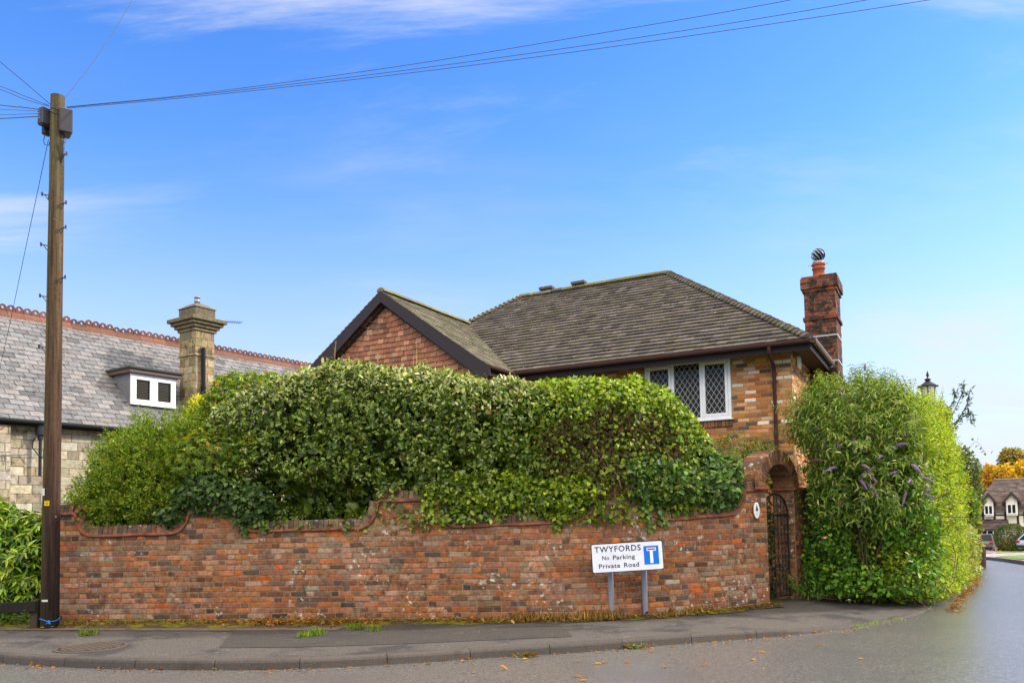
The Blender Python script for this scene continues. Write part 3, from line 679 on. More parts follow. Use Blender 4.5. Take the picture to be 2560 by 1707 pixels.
def sticker(x0, x1, y0, y1, col, nm, lines=0):
    z = at(x0, (y0+y1)/2, PY_)[2]; c0 = pp(z); r = rad(z)*1.015+.003; u = unit(V(-c0[0], -c0[1], 0)); w_ = V(-u[1], u[0], 0); pxc = PCX+PXF*c0[0]/c0[1]
    zt, zb = at(x0, y0, PY_-.1)[2], at(x0, y1, PY_-.1)[2]
    def sp_(q, z_, rr=r): s_ = max(-.97, min(.97, q)); return V(c0[0], c0[1], z_)+(w_*s_+u*math.sqrt(1-s_*s_))*rr
    A = np.linspace((x0-pxc)/PXF*c0[1]*w_[0]/r, (x1-pxc)/PXF*c0[1]*w_[0]/r, 6); b = MB()
    b.add([sp_(a, z_) for z_ in (zb, zt) for a in A], [(i, i+1, i+7, i+6) for i in range(5)], lin(col)); o = b.build(nm, M_paint, pole)
    if lines:
        b = MB(); A2 = np.linspace(A[0]+.05, A[-1]-.05, 5)
        for k in range(lines):
            zz = zb+(zt-zb)*(k+.7)/(lines+.4); b.add([sp_(a, zz+d, r+.002) for d in (0,(zt-zb)*.12) for a in A2], [(i, i+1, i+6, i+5) for i in range(4)], lin((70,60,20)))
        b.build('sticker_lines', M_paint, o)
sticker(110, 122, 1252, 1264, (240,206,10), 'yellow_label', 3); sticker(106, 121, 1496, 1501, (200,198,194), 'white_label'); sticker(104.5, 110, 1221, 1239, (206,208,210), 'white_tag')
tw = MB(); z = .12; tw.tube([pp(z)+V(math.cos(a), math.sin(a), 0)*(rad(z)+.006)+up*.02*math.sin(a*2) for a in np.linspace(0, 2*math.pi, 24)], .007, lin((40,120,190)), 5)
for dx in (-.03, .03, .01): tw.tube([pp(z)+V(.06,-.128,0), pp(z)+V(.06+dx,-.14,-.05)], .007, lin((50,130,200)), 5)
tw.build('blue_twine', M_matte, pole)

# ------------------------------------------------------------------ overhead cables
def cable(pts, label, r=.0040, col=(52,56,68), grp='overhead telephone cables'):
    """pts: (px, py, distance) along the cable; a smooth sagging line through them"""
    P = np.array([at(*q) for q in pts]); b = MB(); b.tube(catmull(P, 8) if len(P) > 2 else P, r, lin(col), 5); o = b.build('overhead_cable', M_iron, origin=tuple(P[0])); tag(o, label, 'cable', grp)
A0 = 11.6
cable([(166,268,A0),(500,234,11.2),(1000,166,10.6),(1500,84,10),(1990,-2,9.4),(2600,-130,8.7)], 'highest of three cables running from the pole across the sky to the top right')
cable([(168,269,A0),(500,237,11.2),(1000,178,10.6),(1600,94,10),(2170,0,9.4),(2700,-110,8.8)], 'middle of three cables running from the pole across the sky to the right')
cable([(170,271,A0),(500,241,11.2),(1000,186,10.6),(1600,108,10),(2340,-2,9.4),(2800,-85,8.8)], 'lowest of three cables running from the pole across the sky to the right')
cable([(160,248,A0),(240,145,12.6),(333,-4,14),(420,-180,15.5)], 'steep cable rising from the pole top to the top edge of the picture')
cable([(126,262,A0),(60,205,11),(0,155,10.2),(-120,50,8.6)], 'thin cable climbing left from the pole top, highest on its left side', .0045)
cable([(122,264,A0),(60,240,11),(0,216,10.3),(-200,150,8)], 'upper cable of the close pair slanting left from the pole top', .0045)
cable([(122,266,A0),(60,248,11),(0,224,10.4),(-200,160,8)], 'lower cable of the close pair slanting left from the pole top', .0045)
cable([(106,275,A0),(50,268,12),(0,263,12.6),(-300,225,16)], 'thick cable with a dark joint leaving the left box', .0075)
cable([(106,279,A0),(50,276,12),(0,274,12.6),(-300,262,16)], 'thin cable leaving the left box just under the thick jointed one', .004)
cable([(106,284,A0),(50,286,12),(0,287,12.6),(-300,290,16)], 'thin level cable leaving the left box above the lowest thick one', .004)
cable([(106,291,A0),(50,294,12),(0,297,12.6),(-300,312,16)], 'lowest thick cable leaving the left box towards the left edge', .0075)
cable([(121,350,A0),(100,450,12.4),(60,640,14),(20,830,16.5),(-10,960,18.5)], 'drop cable hanging down the left side of the pole to the stone house', .005)

# ------------------------------------------------------------------ manhole cover, low fence, litter
mc_ = atz(228, 1617, .0); mh = thing('manhole_cover', mc_, 'round cast iron manhole cover with raised chequer pattern set in the footway', 'manhole cover')
b = MB(); b.lathe(mc_+up*.0, [(.40,-.02),(.40,.006),(.385,.010),(.36,.010),(.355,.004)], lin((84,74,66)), 40, False); b.build('rim', M_iron, mh)
b = MB(); b.lathe(mc_, [(.352,-.01),(.352,.004),(0.001,.0042)], lin((34,30,28)), 36, False)
for i in range(-6, 7):
    for j in range(-6, 7):
        x, y = i*.054, j*.054
        if x*x+y*y < .33**2:
            s1 = (.024,.010) if (i+j) % 2 else (.010,.024); b.box(mc_+V(x, y, .004), V(1,0,0), V(0,1,0), up, lin((92,82,72)), (-s1[0],s1[0]), (-s1[1],s1[1]), (0,.010))
b.build('lid', M_iron, mh)
fn = atz(88, 1566, .02); fence = thing('low_rail_fence', fn, 'low dark timber rail on short posts in front of the rhododendron', 'fence')
fd = unit(V(-1,-.05,0)); fy = V(0,1,0)*1.; WD = lin((34,31,29))
for k in range(2):
    b = MB(); p = fn+fd*(k*1.5); b.bbox(p, V(1,0,0), V(0,1,0), up, lin((66,58,44)), (-.05,.05), (-.05,.05), (-.2,.385-.03*k), .008); b.build('fence_post', M_wood, fence)
b = MB(); L0, L1 = fn+V(.06,-.07,.37), fn+fd*3.2+V(0,-.07,.31)
d = unit(L1-L0); b.bbox(L0, d, fy, unit(np.cross(fy, d))*np.sign(np.cross(fy, d)[2]), WD, (0,3.2), (-.03,.0), (-.15,0), .008); b.build('rail', M_wood, fence)
b = MB(); pcx = atz(2123, 1505, .0); pts = [pcx+V(.06*math.cos(a)*random.uniform(.7,1.2), .035*math.sin(a)*random.uniform(.7,1.2), random.uniform(.015,.05)) for a in np.linspace(0, 6.283, 10, endpoint=False)]
b.add(pts+[pcx+V(0,0,.06)], [(i, (i+1) % 10, 10) for i in range(10)], lin((214,216,226))); tag(b.build('litter', M_matte, origin=tuple(pcx)), 'crumpled piece of pale litter on the footway below the hedge', 'litter')
# ------------------------------------------------------------------ roofs
def tile_slope(mb, o, ud, td, iv, tmax, tw, gauge, th, pal, w=None, jit=.15, lift=.012, lap=1.25, gapw=.002):
    """courses of single tiles; iv(t) gives the (left, right) limits of the course at slope length t"""
    nd = unit(np.cross(ud, td)); nd = nd if nd[2] > 0 else -nd; pal_l = np.array([lin(p) for p in pal]); pw = None if w is None else np.array(w)/sum(w); k = 0; t = 0.
    base = []
    while t < tmax:
        a, c = iv(t); a2, c2 = iv(min(tmax, t+gauge*lap)); u = a-(tw/2 if k % 2 else 0)-random.random()*.01
        while u < c:
            l0, r0 = max(u+gapw, a), min(u+tw-gapw, c); u += tw
            if r0-l0 < .02: continue
            l1, r1 = max(l0, a2), min(r0, c2)
            if r1 <= l1: l1 = r1 = (max(l0, a2)+min(r0, c2))/2
            h = th+random.uniform(0, lift)*.6; h2 = h+random.uniform(-1, 1)*lift*.3; t0 = t+random.uniform(-1, 1)*gauge*.03; t1 = min(tmax, t+gauge*lap)
            q = lambda u_, t_, h_: o+ud*u_+td*t_+nd*h_
            vs = [q(l0,t0,-.004), q(r0,t0,-.004), q(l0,t0,h), q(r0,t0,h2), q(l1,t1,.002), q(r1,t1,.002)]
            c_ = pal_l[RNG.choice(len(pal_l), p=pw)]*(1+jit*RNG.standard_normal())
            mb.add(vs, [(0,1,3,2),(2,3,5,4),(0,2,4),(1,5,3)], np.clip(c_, .01, .9))
        t += gauge; k += 1
    n = 30; ts = np.linspace(0, tmax, n); vs = [o+ud*iv(t)[e]+td*t-nd*.008 for t in ts for e in (0,1)]
    mb.add(vs, [[2*i, 2*i+1, 2*i+3, 2*i+2] for i in range(n-1)], lin(pal[0])*.45)
def ridge_tiles(mb, a, b_, r, ln, pal, tilt=0., wob=.01):
    d = b_-a; L = np.linalg.norm(d); d = d/L; sd_ = unit(np.cross(d, V(0,0,1))); un = np.cross(sd_, d); n = max(1, int(L/ln)); pl_ = [lin(p) for p in pal]
    for k in range(n):
        p0, p1 = a+d*(k*L/n+.003), a+d*((k+1)*L/n-.003); o_ = un*random.uniform(-wob, wob)*.5; vs = []
        for p, ex in ((p0, tilt),(p1, 0)):
            for m in range(7):
                an = math.pi*m/6; vs.append(p+o_+sd_*r*math.cos(an)*(1+ex*.3)+un*(r*.8*math.sin(an)+ex*.06-.02))
        mb.add(vs, [[m, m+1, m+8, m+7] for m in range(6)]+[[0,1,2,3,4,5,6],[13,12,11,10,9,8,7]], pl_[RNG.integers(len(pl_))]*(.8+.4*random.random()), False)

# ------------------------------------------------------------------ brick house on the corner
HA = R_(-28.3); hf = V(math.cos(HA), math.sin(HA), 0); hs_ = V(-hf[1], hf[0], 0); HG = at(2020, 847, 15.5)
def HW(u, v, z=0.): return HG+hf*u+hs_*v+V(0,0,z)
ZG = HG[2]; PIT = math.atan2(2.985, 4.015)
house = thing('brick_house', HW(-6, 0, -ZG), 'orange brick house with hipped mossy tile roof, tile-hung gable and leaded window above the hedge', 'house')
HBP = [(184,130,88),(170,114,78),(194,146,104),(156,104,72),(220,200,178),(94,80,74),(184,116,66),(180,138,100),(138,94,72),(202,170,132)]
HBW = [15,12,11,14,6,8,11,11,9,8]; HMO = (160,130,94); HC = .0815; HSL = .235
hz0, hz1 = 0-ZG, -.10
b = MB(); holes = [(-3.49,-1.62,-1.40,.1), (-6.1,-4.74,-1.4,.1)]
fm = lambda u, z, off=0.: HW(u, .45-off, z)
brickwork(b, fm, -6.9, -.40, -2.8, hz1, HC, HSL, HBP, HBW, HMO, holes=holes, bond='st', proud=.006, jit=.0025, uneven=.6)
smf = lambda v, z, off=0.: HW(-.40+off, v, z)
brickwork(b, smf, .45, 3.05, -2.8, hz1, HC, HSL, HBP, HBW, HMO, bond='st', proud=.006, jit=.0025, uneven=.6)
for (u0, v0, u1, v1) in ((-11.9,.45,-.40,.45),(-.40,.45,-.40,7.6),(-.40,7.6,-11.9,7.6),(-11.9,7.6,-11.9,.45)):
    zt = hz1 if v0 != v1 or v0 > 1 else -2.8
    if v0 == v1 == .45: P = [HW(u0,v0,-ZG),HW(u1,v1,-ZG),HW(u1,v1,-2.8),HW(u0,v0,-2.8)]
    else: P = [HW(u0-.012,v0,-ZG),HW(u1-.012,v1,-ZG),HW(u1-.012,v1,hz1),HW(u0-.012,v0,hz1)]
    b.add(P, [(0,1,2,3)], lin((178,118,80)))
b.build('wall', M_hbrick, house)
TP = [(95,88,81),(86,79,74),(102,93,86),(79,72,67),(92,86,71),(108,99,92)]; TW_ = [5,4,4,3,3,2]
c_, s_ = math.cos(PIT), math.sin(PIT); SL = 5.003
b = MB()
tile_slope(b, HW(-12.36,0), hf, hs_*c_+V(0,0,s_), lambda t: (t*c_, 12.36-t*c_), SL, .21, .178, .040, TP, TW_, .13, .018)
tile_slope(b, HW(0,0), hs_, -hf*c_+V(0,0,s_), lambda t: (t*c_, 8.03-t*c_), SL, .21, .178, .040, TP, TW_, .13, .018)
tile_slope(b, HW(0,8.03), -hf, -hs_*c_+V(0,0,s_), lambda t: (t*c_, 12.36-t*c_), SL, .6, .4, .017, TP, TW_)
tile_slope(b, HW(-12.36,8.03), -hs_, hf*c_+V(0,0,s_), lambda t: (t*c_, 8.03-t*c_), SL, .6, .4, .017, TP, TW_)
WV = -1.173; WZ = 2.10; WH = 2.93; WPIT = math.atan2(WZ, WH); wc, ws = math.cos(WPIT), math.sin(WPIT); WSL = WZ/ws
tile_slope(b, HW(-9.5+WH, WV), hs_, -hf*wc+V(0,0,ws), lambda t: (0, 1.15+min(t*wc,WH)+.12), WSL, .21, .15, .024, [(112,106,92),(102,96,80),(122,114,98),(96,92,70),(128,122,100)])
tile_slope(b, HW(-9.5-WH, 2.9), -hs_, hf*wc+V(0,0,ws), lambda t: (0, 2.9-WV), WSL, .21, .15, .024, TP, TW_)
roof = b.build('roof', M_tile, house)
RTP = [(120,112,98),(132,124,108),(104,98,88),(110,108,70)]
M_ridge = mk('mossy_ridge', .9, .2, .25, 25, .4, 80, moss=[(10,.40,.56,tuple(lin((122,116,48))),1.4,.36,.55)])
b = MB(); ridge_tiles(b, HW(-8.40,4.015,2.99), HW(-3.98,4.015,2.99), .13, .33, RTP); b.build('ridge', M_ridge, roof); b = MB(); ridge_tiles(b, HW(-9.5,WV,WZ+.01), HW(-9.5,2.9,WZ+.01), .12, .33, RTP); b.build('ridge', M_ridge, roof)
for a, c in ((HW(0,0,.02), HW(-4.0,4.0,2.98)), (HW(-12.36,0,.02), HW(-8.36,4.0,2.98)), (HW(0,8.03,.02), HW(-4,4.03,2.98))):
    b = MB(); ridge_tiles(b, a, c, .105, .145, [(108,98,88),(120,110,98),(96,88,78),(104,100,72)], tilt=.55, wob=.012); b.build('hip_tiles', M_tile, roof)
for u in (-7.75, -6.75):
    b = MB(); b.bbox(HW(u,4.0,3.07), hf, hs_, up, lin((92,84,80)), (0,.42), (-.12,.12), (0,.085), .015); b.build('ridge_vent', M_tile, roof)
# eaves: fascia, soffit, gutters
FC = lin((42,35,35)); GC = lin((74,50,47))
b = MB()
b.box(HW(-6.62,.0), hf, hs_, up, FC, (0,6.66), (.0,.025), (-.215,-.012)); b.box(HW(.0,.025), hf, hs_, up, FC, (.015,.04), (0,2.99), (-.20,-.012))
b.box(HW(-6.6,WV), hs_, hf, up, FC, (.03,1.15), (-.02,.005), (-.215,-.012)); b.build('fascia', M_dpaint, house)
b = MB(); b.box(HW(-6.6,.026), hf, hs_, up, lin((62,52,50)), (0,6.6), (0,.42), (-.13,-.115)); b.box(HW(-.40,.45), hf, hs_, up, lin((74,64,58)), (0,.41), (0,2.55), (-.131,-.116)); b.build('soffit', M_dpaint, house)
def gutter(name, a, c, outd, col):
    b = MB(); d = unit(c-a); L = np.linalg.norm(c-a); ss = [0]; vs = []
    prof = [(0.0,.0),(.0,-.045),(.02,-.075),(.055,-.085),(.09,-.075),(.112,-.045),(.114,.0),(.105,.0),(.1,-.04),(.055,-.072),(.012,-.04),(.008,0)]
    for e in (0, L): vs += [a+d*e+outd*x+up*z for x, z in prof]
    n = len(prof); b.add(vs, [[j, (j+1) % n, n+(j+1) % n, n+j] for j in range(n)]+[list(range(n)), list(range(2*n-1, n-1, -1))], col)
    k = .9
    while k < L: b.add([a+d*(k+e)+outd*(x*1.06-.003)+up*(z*1.06) for e in (0,.05) for x, z in prof[:7]], [[j, j+1, 8+j, 7+j] for j in range(6)], col*.9); k += 1.83
    return b.build(name, M_dpaint, house)
gutter('gutter', HW(-6.46,-.003,-.005), HW(.155,-.003,-.005), -hs_, GC); gutter('gutter', HW(.043,-.11,-.006), HW(.043,2.95,-.006), hf, lin((112,96,88))); gutter('gutter', HW(-6.59,WV,-.005), HW(-6.59,-.0,-.005), hf, GC)
b = MB(); dp_ = HW(-.735,.40,0); b.tube([HW(-.735,-.06,-.08), HW(-.735,-.06,-.16), HW(-.735,.02,-.26), HW(-.735,.36,-.37), HW(-.735,.405,-.46), HW(-.735,.405,-4.4)], .036, GC, 10)
for z in (-.55,-1.75,-3.0): b.tube([HW(-.735,.405,z), HW(-.735,.405,z-.09)], .044, GC, 10)
b.build('downpipe', M_dpaint, house)
# leaded window
def casement(uv, lights, z0, z1, parent, frame_col, fw=.055, lead=True, sashes=(), off=.0, P=None, sill=True):
    """uv = (u0,u1); lights = fractions between mullions; P(u,depth,z) maps to the world, depth towards the viewer"""
    o = MB(); u0, u1 = uv; fc = lin(frame_col); X = P(1,0,0)-P(0,0,0); Y = P(0,1,0)-P(0,0,0); O = P(0,0,0)
    def bar(a, c, e, f, d0=-.03, d1=.03): o.bbox(O, X, Y, up, fc, (a,c), (d0,d1), (e,f), .006)
    bar(u0, u1, z1-fw, z1); bar(u0, u1, z0, z0+fw, -.03, .045); xs = [u0]+[u0+(u1-u0)*q for q in lights]+[u1]
    bar(u0, u0+fw, z0+fw, z1-fw); bar(u1-fw, u1, z0+fw, z1-fw)
    for x in xs[1:-1]: bar(x-fw*.5, x+fw*.5, z0+fw, z1-fw)
    win = o.build('window', M_paint, parent)
    for i in range(len(xs)-1):
        a = xs[i]+(fw if i == 0 else fw*.5); c = xs[i+1]-(fw if i == len(xs)-2 else fw*.5); e, f = z0+fw, z1-fw; ss = fw*.95
        if i in sashes:
            sb = MB()
            for q in ((a+.002,c-.002,f-ss,f-.002),(a+.002,c-.002,e+.002,e+ss),(a+.002,a+ss,e+ss,f-ss),(c-ss,c-.002,e+ss,f-ss)): sb.bbox(O, X, Y, up, fc, q[:2], (-.015,.042), q[2:], .005)
            sb.build('sash', M_paint, win); a, c, e, f = a+ss, c-ss, e+ss, f-ss
        g = MB(); g.add([O+X*a-Y*.012+up*e, O+X*c-Y*.012+up*e, O+X*c-Y*.012+up*f, O+X*a-Y*.012+up*f], [(0,1,2,3)], (.02,.02,.02)); g.build('pane', M_glass, win)
        if lead:
            lb = MB(); st = .115; rt = 1.55
            for sg in (-1, 1):
                k = -60
                while k < 80:
                    # lines x*sg*rt + z = const
                    pts = []
                    cst = e+k*st*rt
                    for x in (a, c):
                        z = cst-sg*rt*(x-a)
                        if e <= z <= f: pts.append((x, z))
                    for z in (e, f):
                        x = a+(cst-z)/(sg*rt)
                        if a < x < c: pts.append((x, z))
                    if len(pts) >= 2 and (abs(pts[0][0]-pts[1][0]) > .01):
                        p, q = [O+X*x-Y*.006+up*z for x, z in pts[:2]]; d = unit(q-p); nn = np.cross(d, Y)*.0042; lb.add([p+nn, q+nn, q-nn, p-nn], [(0,1,2,3)], lin((176,174,170)))
                    k += 1
            if lb.n: lb.build('lead_lattice', M_paint, win)
    return win
HP = lambda u, d, z: HW(u, .45-d, z)
casement((-3.49,-1.62), (.335,.665), -1.39, -.103, house, (228,228,230), .062, True, (0,2), P=HP)
b = MB(); b.bbox(HP(0,0,0), hf, -hs_, up, lin((228,228,230)), (-3.53,-1.585), (-.02,.085), (-1.425,-1.392), .008); b.build('window_sill', M_paint, house)
b = MB()
u = -3.5
while u < -1.65: b.bbox(HP(0,0,0), hf, -hs_, up, lin(random.choice([(120,84,60),(104,74,56),(136,96,66)])), (u,u+.068), (-.02,.045), (-1.56,-1.43), .005); u += .076
b.build('brick_sill', M_hbrick, house)
casement((-6.1,-4.74), (.5,), -1.39, -.12, house, (206,200,180), .062, False, (), P=HP)
# gable of the wing
gv = WV+.22; gw = 2.62; b = MB()
GP = [(160,108,80),(148,98,74),(172,124,96),(136,90,70),(134,98,80),(178,138,110)]
def gm_(u, z, off=0.): return HW(-9.5+u, gv-off, z)
z = -1.2; k = 0
while z < WZ-.12:
    lim = lambda zz: min(gw, (WZ-.06-zz)/ws*wc+.0)
    L = lim(z+.2); u = -L-(.085 if k % 2 else 0)
    while u < L:
        a, c = max(u+.002, -L), min(u+.165, L); u += .17
        if c-a < .03: continue
        up_ = lambda x: .15*max(0, 1-(L-abs(x))/.55)**1.4*(1 if L > .4 else .4)
        h = .026+random.random()*.010; za, zc_ = z+up_(a), z+up_(c)
        vs = [gm_(a,za,-.002), gm_(c,zc_,-.002), gm_(a,za,h), gm_(c,zc_,h), gm_(a,za+.16,.003), gm_(c,zc_+.16,.003)]
        b.add(vs, [(0,1,3,2),(2,3,5,4),(0,2,4),(1,5,3)], lin(GP[RNG.choice(6, p=[.28,.24,.16,.16,.1,.06])])*(1+.14*RNG.standard_normal()))
    z += .122; k += 1
b.add([gm_(-gw,-ZG,-.01), gm_(gw,-ZG,-.01), gm_(gw,0.1,-.01), gm_(0,WZ-.03,-.01), gm_(-gw,0.1,-.01)], [(0,1,2,3,4)], lin((140,84,60)))
b.add([HW(-9.5+gw,gv+.011,-ZG), HW(-9.5+gw,.6,-ZG), HW(-9.5+gw,.6,-.1), HW(-9.5+gw,gv+.011,-.1)], [(0,1,2,3)], lin((178,118,80)))
b.build('tile_hanging', M_terra, house)
for sg in (-1, 1):
    b = MB(); q = [(0,WZ-.01),(sg*(WH+.06),-.055),(sg*(WH+.06),-.25),(sg*(WH-.22),-.25),(0,WZ-.27)]
    b.prism([HW(-9.5+x, WV+.002, z) for x, z in q], hs_*.028, lin((58,52,56))); b.build('bargeboard', M_dpaint, house)
    b = MB(); q = [(0,WZ-.28),(sg*(WH-.18),-.24),(sg*(WH-.3),-.24),(0,WZ-.37)]; b.prism([HW(-9.5+x, gv-.03, z) for x, z in q], hs_*.02, lin((50,44,44))); b.build('verge_board', M_dpaint, house)
# chimney
CU0, CU1, CV0, CV1 = -.46, .22, 3.0, 3.95
SB = [(120,70,54),(104,62,50),(88,58,50),(136,76,54),(74,54,48),(114,76,64),(150,86,60)]; SBW = [4,4,3,3,3,2,2]
b = MB()
def stackface(o, ax, out, L, z0, z1): brickwork(b, lambda s, z, off=0.: o+ax*s+up*z+out*off, 0, L, z0, z1, HC, HSL, SB, SBW, (140,112,84), bond='st', proud=.005, jit=.003)
def stackblock(u0, u1, v0, v1, z0, z1):
    stackface(HW(u0,v0), hf, -hs_, u1-u0, z0, z1); stackface(HW(u1,v0), hs_, hf, v1-v0, z0, z1)
    b.add([HW(u0,v0,z0),HW(u0,v1,z0),HW(u0,v1,z1),HW(u0,v0,z1)], [(0,1,2,3)], lin((124,76,56))); b.add([HW(u0,v1,z0),HW(u1,v1,z0),HW(u1,v1,z1),HW(u0,v1,z1)], [(0,1,2,3)], lin((124,76,56)))
    b.add([HW(u0,v0,z1-.002),HW(u1,v0,z1-.002),HW(u1,v1,z1-.002),HW(u0,v1,z1-.002)], [(0,1,2,3)], lin((96,84,74))); b.add([HW(u0,v0,z0+.002),HW(u1,v0,z0+.002),HW(u1,v1,z0+.002),HW(u0,v1,z0+.002)], [(0,1,2,3)], lin((90,70,60)))
stackblock(CU0,CU1,CV0,CV1,-3.0,1.02); stackblock(CU0-.035,CU1+.035,CV0-.035,CV1+.035,1.021,1.10); stackblock(CU0,CU1,CV0,CV1,1.101,1.68)
stackblock(CU0-.03,CU1+.03,CV0-.03,CV1+.03,1.681,1.76); stackblock(CU0-.065,CU1+.065,CV0-.065,CV1+.065,1.761,1.965); stackblock(CU0-.045,CU1+.045,CV0-.045,CV1+.045,1.966,2.045)
chim = b.build('chimney', M_stackbrick, house)
b = MB(); LD = lin((168,172,178))
for z in (.62, .03):
    if z < .1: b.build('lead_flashing', M_matte, chim); b = MB()
    b.box(HW(CU0-.008,CV0-.008), hf, hs_, up, LD, (0,CU1-CU0+.016), (-.002,.004), (z,z+.035)); b.box(HW(CU1+.006,CV0-.008), hf, hs_, up, LD, (0,.008), (0,CV1-CV0), (z,z+.035))
b.add([HW(CU0+.1,CV0-.012,.03), HW(.1,CV0-.012,.03), HW(.14,CV0-.2,-.14), HW(CU0+.2,CV0-.2,-.14)], [(0,1,2,3)], lin((120,122,128))); b.build('lead_flashing', M_matte, chim)
pc0 = HW((CU0+CU1)/2-.04,(CV0+CV1)/2-.1,2.04); b = MB(); PT = lin((160,86,56))
b.lathe(pc0, [(.14,0),(.135,.0),(.13,.24),(.15,.25),(.15,.28),(.135,.29),(.135,.33),(.155,.34),(.155,.385),(.13,.39),(.12,.39)], PT, 20); b.build('chimney_pot', M_terra, chim)
b = MB(); b.lathe(pc0+up*.4, [(.12,-.02),(.12,.03),(.0,.032)], lin((150,152,156)), 16)
for k in range(10):
    pts = []
    for t in np.linspace(.12, math.pi-.35, 10):
        a = 2*math.pi*k/10+t*.85; pts.append((math.sin(t)*.160, a, .19+.16*math.cos(t)))
    for j in range(9):
        r, a, z = pts[j]; r2, a2, z2 = pts[j+1]; w_ = .30
        f = lambda r, a, z, rr: pc0+up*(.4+z)+V(math.cos(a), math.sin(a), 0)*r*rr
        b.add([f(r,a,z,1), f(r,a+w_,z,.9), f(r2,a2+w_,z2,.9), f(r2,a2,z2,1)], [(0,1,2,3)], lin((112,116,122)))
b.lathe(pc0+up*.59, [(.0,-.128),(.09,-.1),(.128,0),(.09,.1),(.0,.128)], lin((30,30,34)), 14); b.lathe(pc0+up*.4, [(.135,.03),(.135,.012)], lin((170,172,176)), 18); b.lathe(pc0+up*.59, [(0.001,.163),(.03,.158),(.05,.148)], lin((150,154,160)), 14); b.build('rotating_cowl', M_metal, chim)  # dark inner ball added so the gaps between blades read as shaded
for sg in (-1,1): b = MB(); b.tube([pc0+up*.36+hf*.14*sg, pc0+up*.37+hf*.22*sg], .006, lin((110,110,114)), 5); b.build('cowl_strap', M_metal, chim)
al_ = HW(-.40,1.2,-.23); b = MB(); b.bbox(al_, hs_, hf, up, lin((226,226,216)), (-.17,.17), (0,.07), (-.14,.13), .03); b.build('alarm_box', M_paint, house)
b = MB()      # lower roof beyond the stack
tile_slope(b, HW(-.4,5.2,-.75), hs_, -hf*.0+unit(V(*(-hf[:2]*.8),.6))*1., lambda t: (0,2.5), 1.0, .2, .13, .017, TP, TW_); b.box(HW(-.4,5.2,-.75), hf, hs_, up, FC, (-.9,.0), (0,2.5), (-.15,-.02)); b.build('porch_roof', M_tile, house)

# ------------------------------------------------------------------ stone house on the left
SA = R_(56.3); fl = V(math.cos(SA), math.sin(SA), 0); nl = V(math.sin(SA), -math.cos(SA), 0); E0 = at(0, 1046, 20.)
def SW_(a, o, z=0.): return E0+fl*a+nl*o+V(0,0,z)
shouse = thing('stone_house', SW_(4,-1,-E0[2]), 'pale sandstone house with grey slate roof, red crested ridge and white dormer window', 'house')
A0_, A1_ = -9., 16.; ZE = E0[2]; w_ = 3.3; RH = at(0,781,E0[1])[2]
RHz = atp(0, 781, E0-nl*w_, nl)[2]-ZE; SP = math.atan2(RHz, w_); SLs = math.hypot(RHz, w_); sc2, ss2 = math.cos(SP), math.sin(SP)
STP = [(166,155,134),(158,148,128),(172,163,144),(152,141,120),(162,148,120),(142,134,116),(176,168,152)]
b = MB(); stm = lambda s, z, off=0.: SW_(s, -.25+off, z)
brickwork(b, stm, A0_, 8.0, -ZE-.1, -.06, .235, .60, STP, [5,5,4,3,3,2,3], (136,124,102), bond='flemish', proud=.012, jit=.008, gapw=.016)
for P in ([SW_(8,-.25,-ZE), SW_(A1_,-.25,-ZE), SW_(A1_,-.25,-.06), SW_(8,-.25,-.06)], [SW_(A0_,-.25,-ZE), SW_(A0_,-2*w_+.25,-ZE), SW_(A0_,-2*w_+.25,-.05), SW_(A0_,-w_,RHz-.1), SW_(A0_,-.25,-.05)], [SW_(A1_,-.25,-ZE), SW_(A1_,-2*w_+.25,-ZE), SW_(A1_,-2*w_+.25,-.05), SW_(A1_,-w_,RHz-.1), SW_(A1_,-.25,-.05)]):
    b.add(P, [list(range(len(P)))], lin((180,166,138)))
b.build('wall', M_stone, shouse)
b = MB()          # projecting pilaster at the picture's edge
brickwork(b, lambda s, z, off=0.: SW_(.0+s,-.05+off,z), -.9, .28, -ZE, -.2, .235, .55, STP, [5,5,4,3,3,2,3], (136,124,102), proud=.012, jit=.008, gapw=.016)
b.add([SW_(.28,-.05,-ZE), SW_(.28,-.25,-ZE), SW_(.28,-.25,-.2), SW_(.28,-.05,-.2)], [(0,1,2,3)], lin((170,156,128))); b.build('pilaster', M_stone, shouse)
b = MB(); SLP = [(110,109,109),(102,101,102),(118,115,114),(93,92,93),(124,120,117),(82,82,82),(116,110,106)]
tile_slope(b, SW_(A0_,0), fl, -nl*sc2+V(0,0,ss2), lambda t: (0, A1_-A0_), SLs-.02, .37, .205, .016, SLP, [6,5,5,3,3,1.0,4], jit=.07, lift=.012, gapw=.010)
tile_slope(b, SW_(A1_,-2*w_), -fl, nl*sc2+V(0,0,ss2), lambda t: (0, A1_-A0_), SLs-.02, .9, .5, .010, SLP, None)
sroof = b.build('roof', M_slate, shouse)
b = MB(); RC = [(120,76,60),(108,70,56),(130,86,70),(102,66,54),(116,80,68)]; a = A0_; rl = .46
b.tube([SW_(A0_,-w_+.05,RHz-.09), SW_(A1_,-w_+.05,RHz-.09)], .07, lin((96,78,58)), 6)
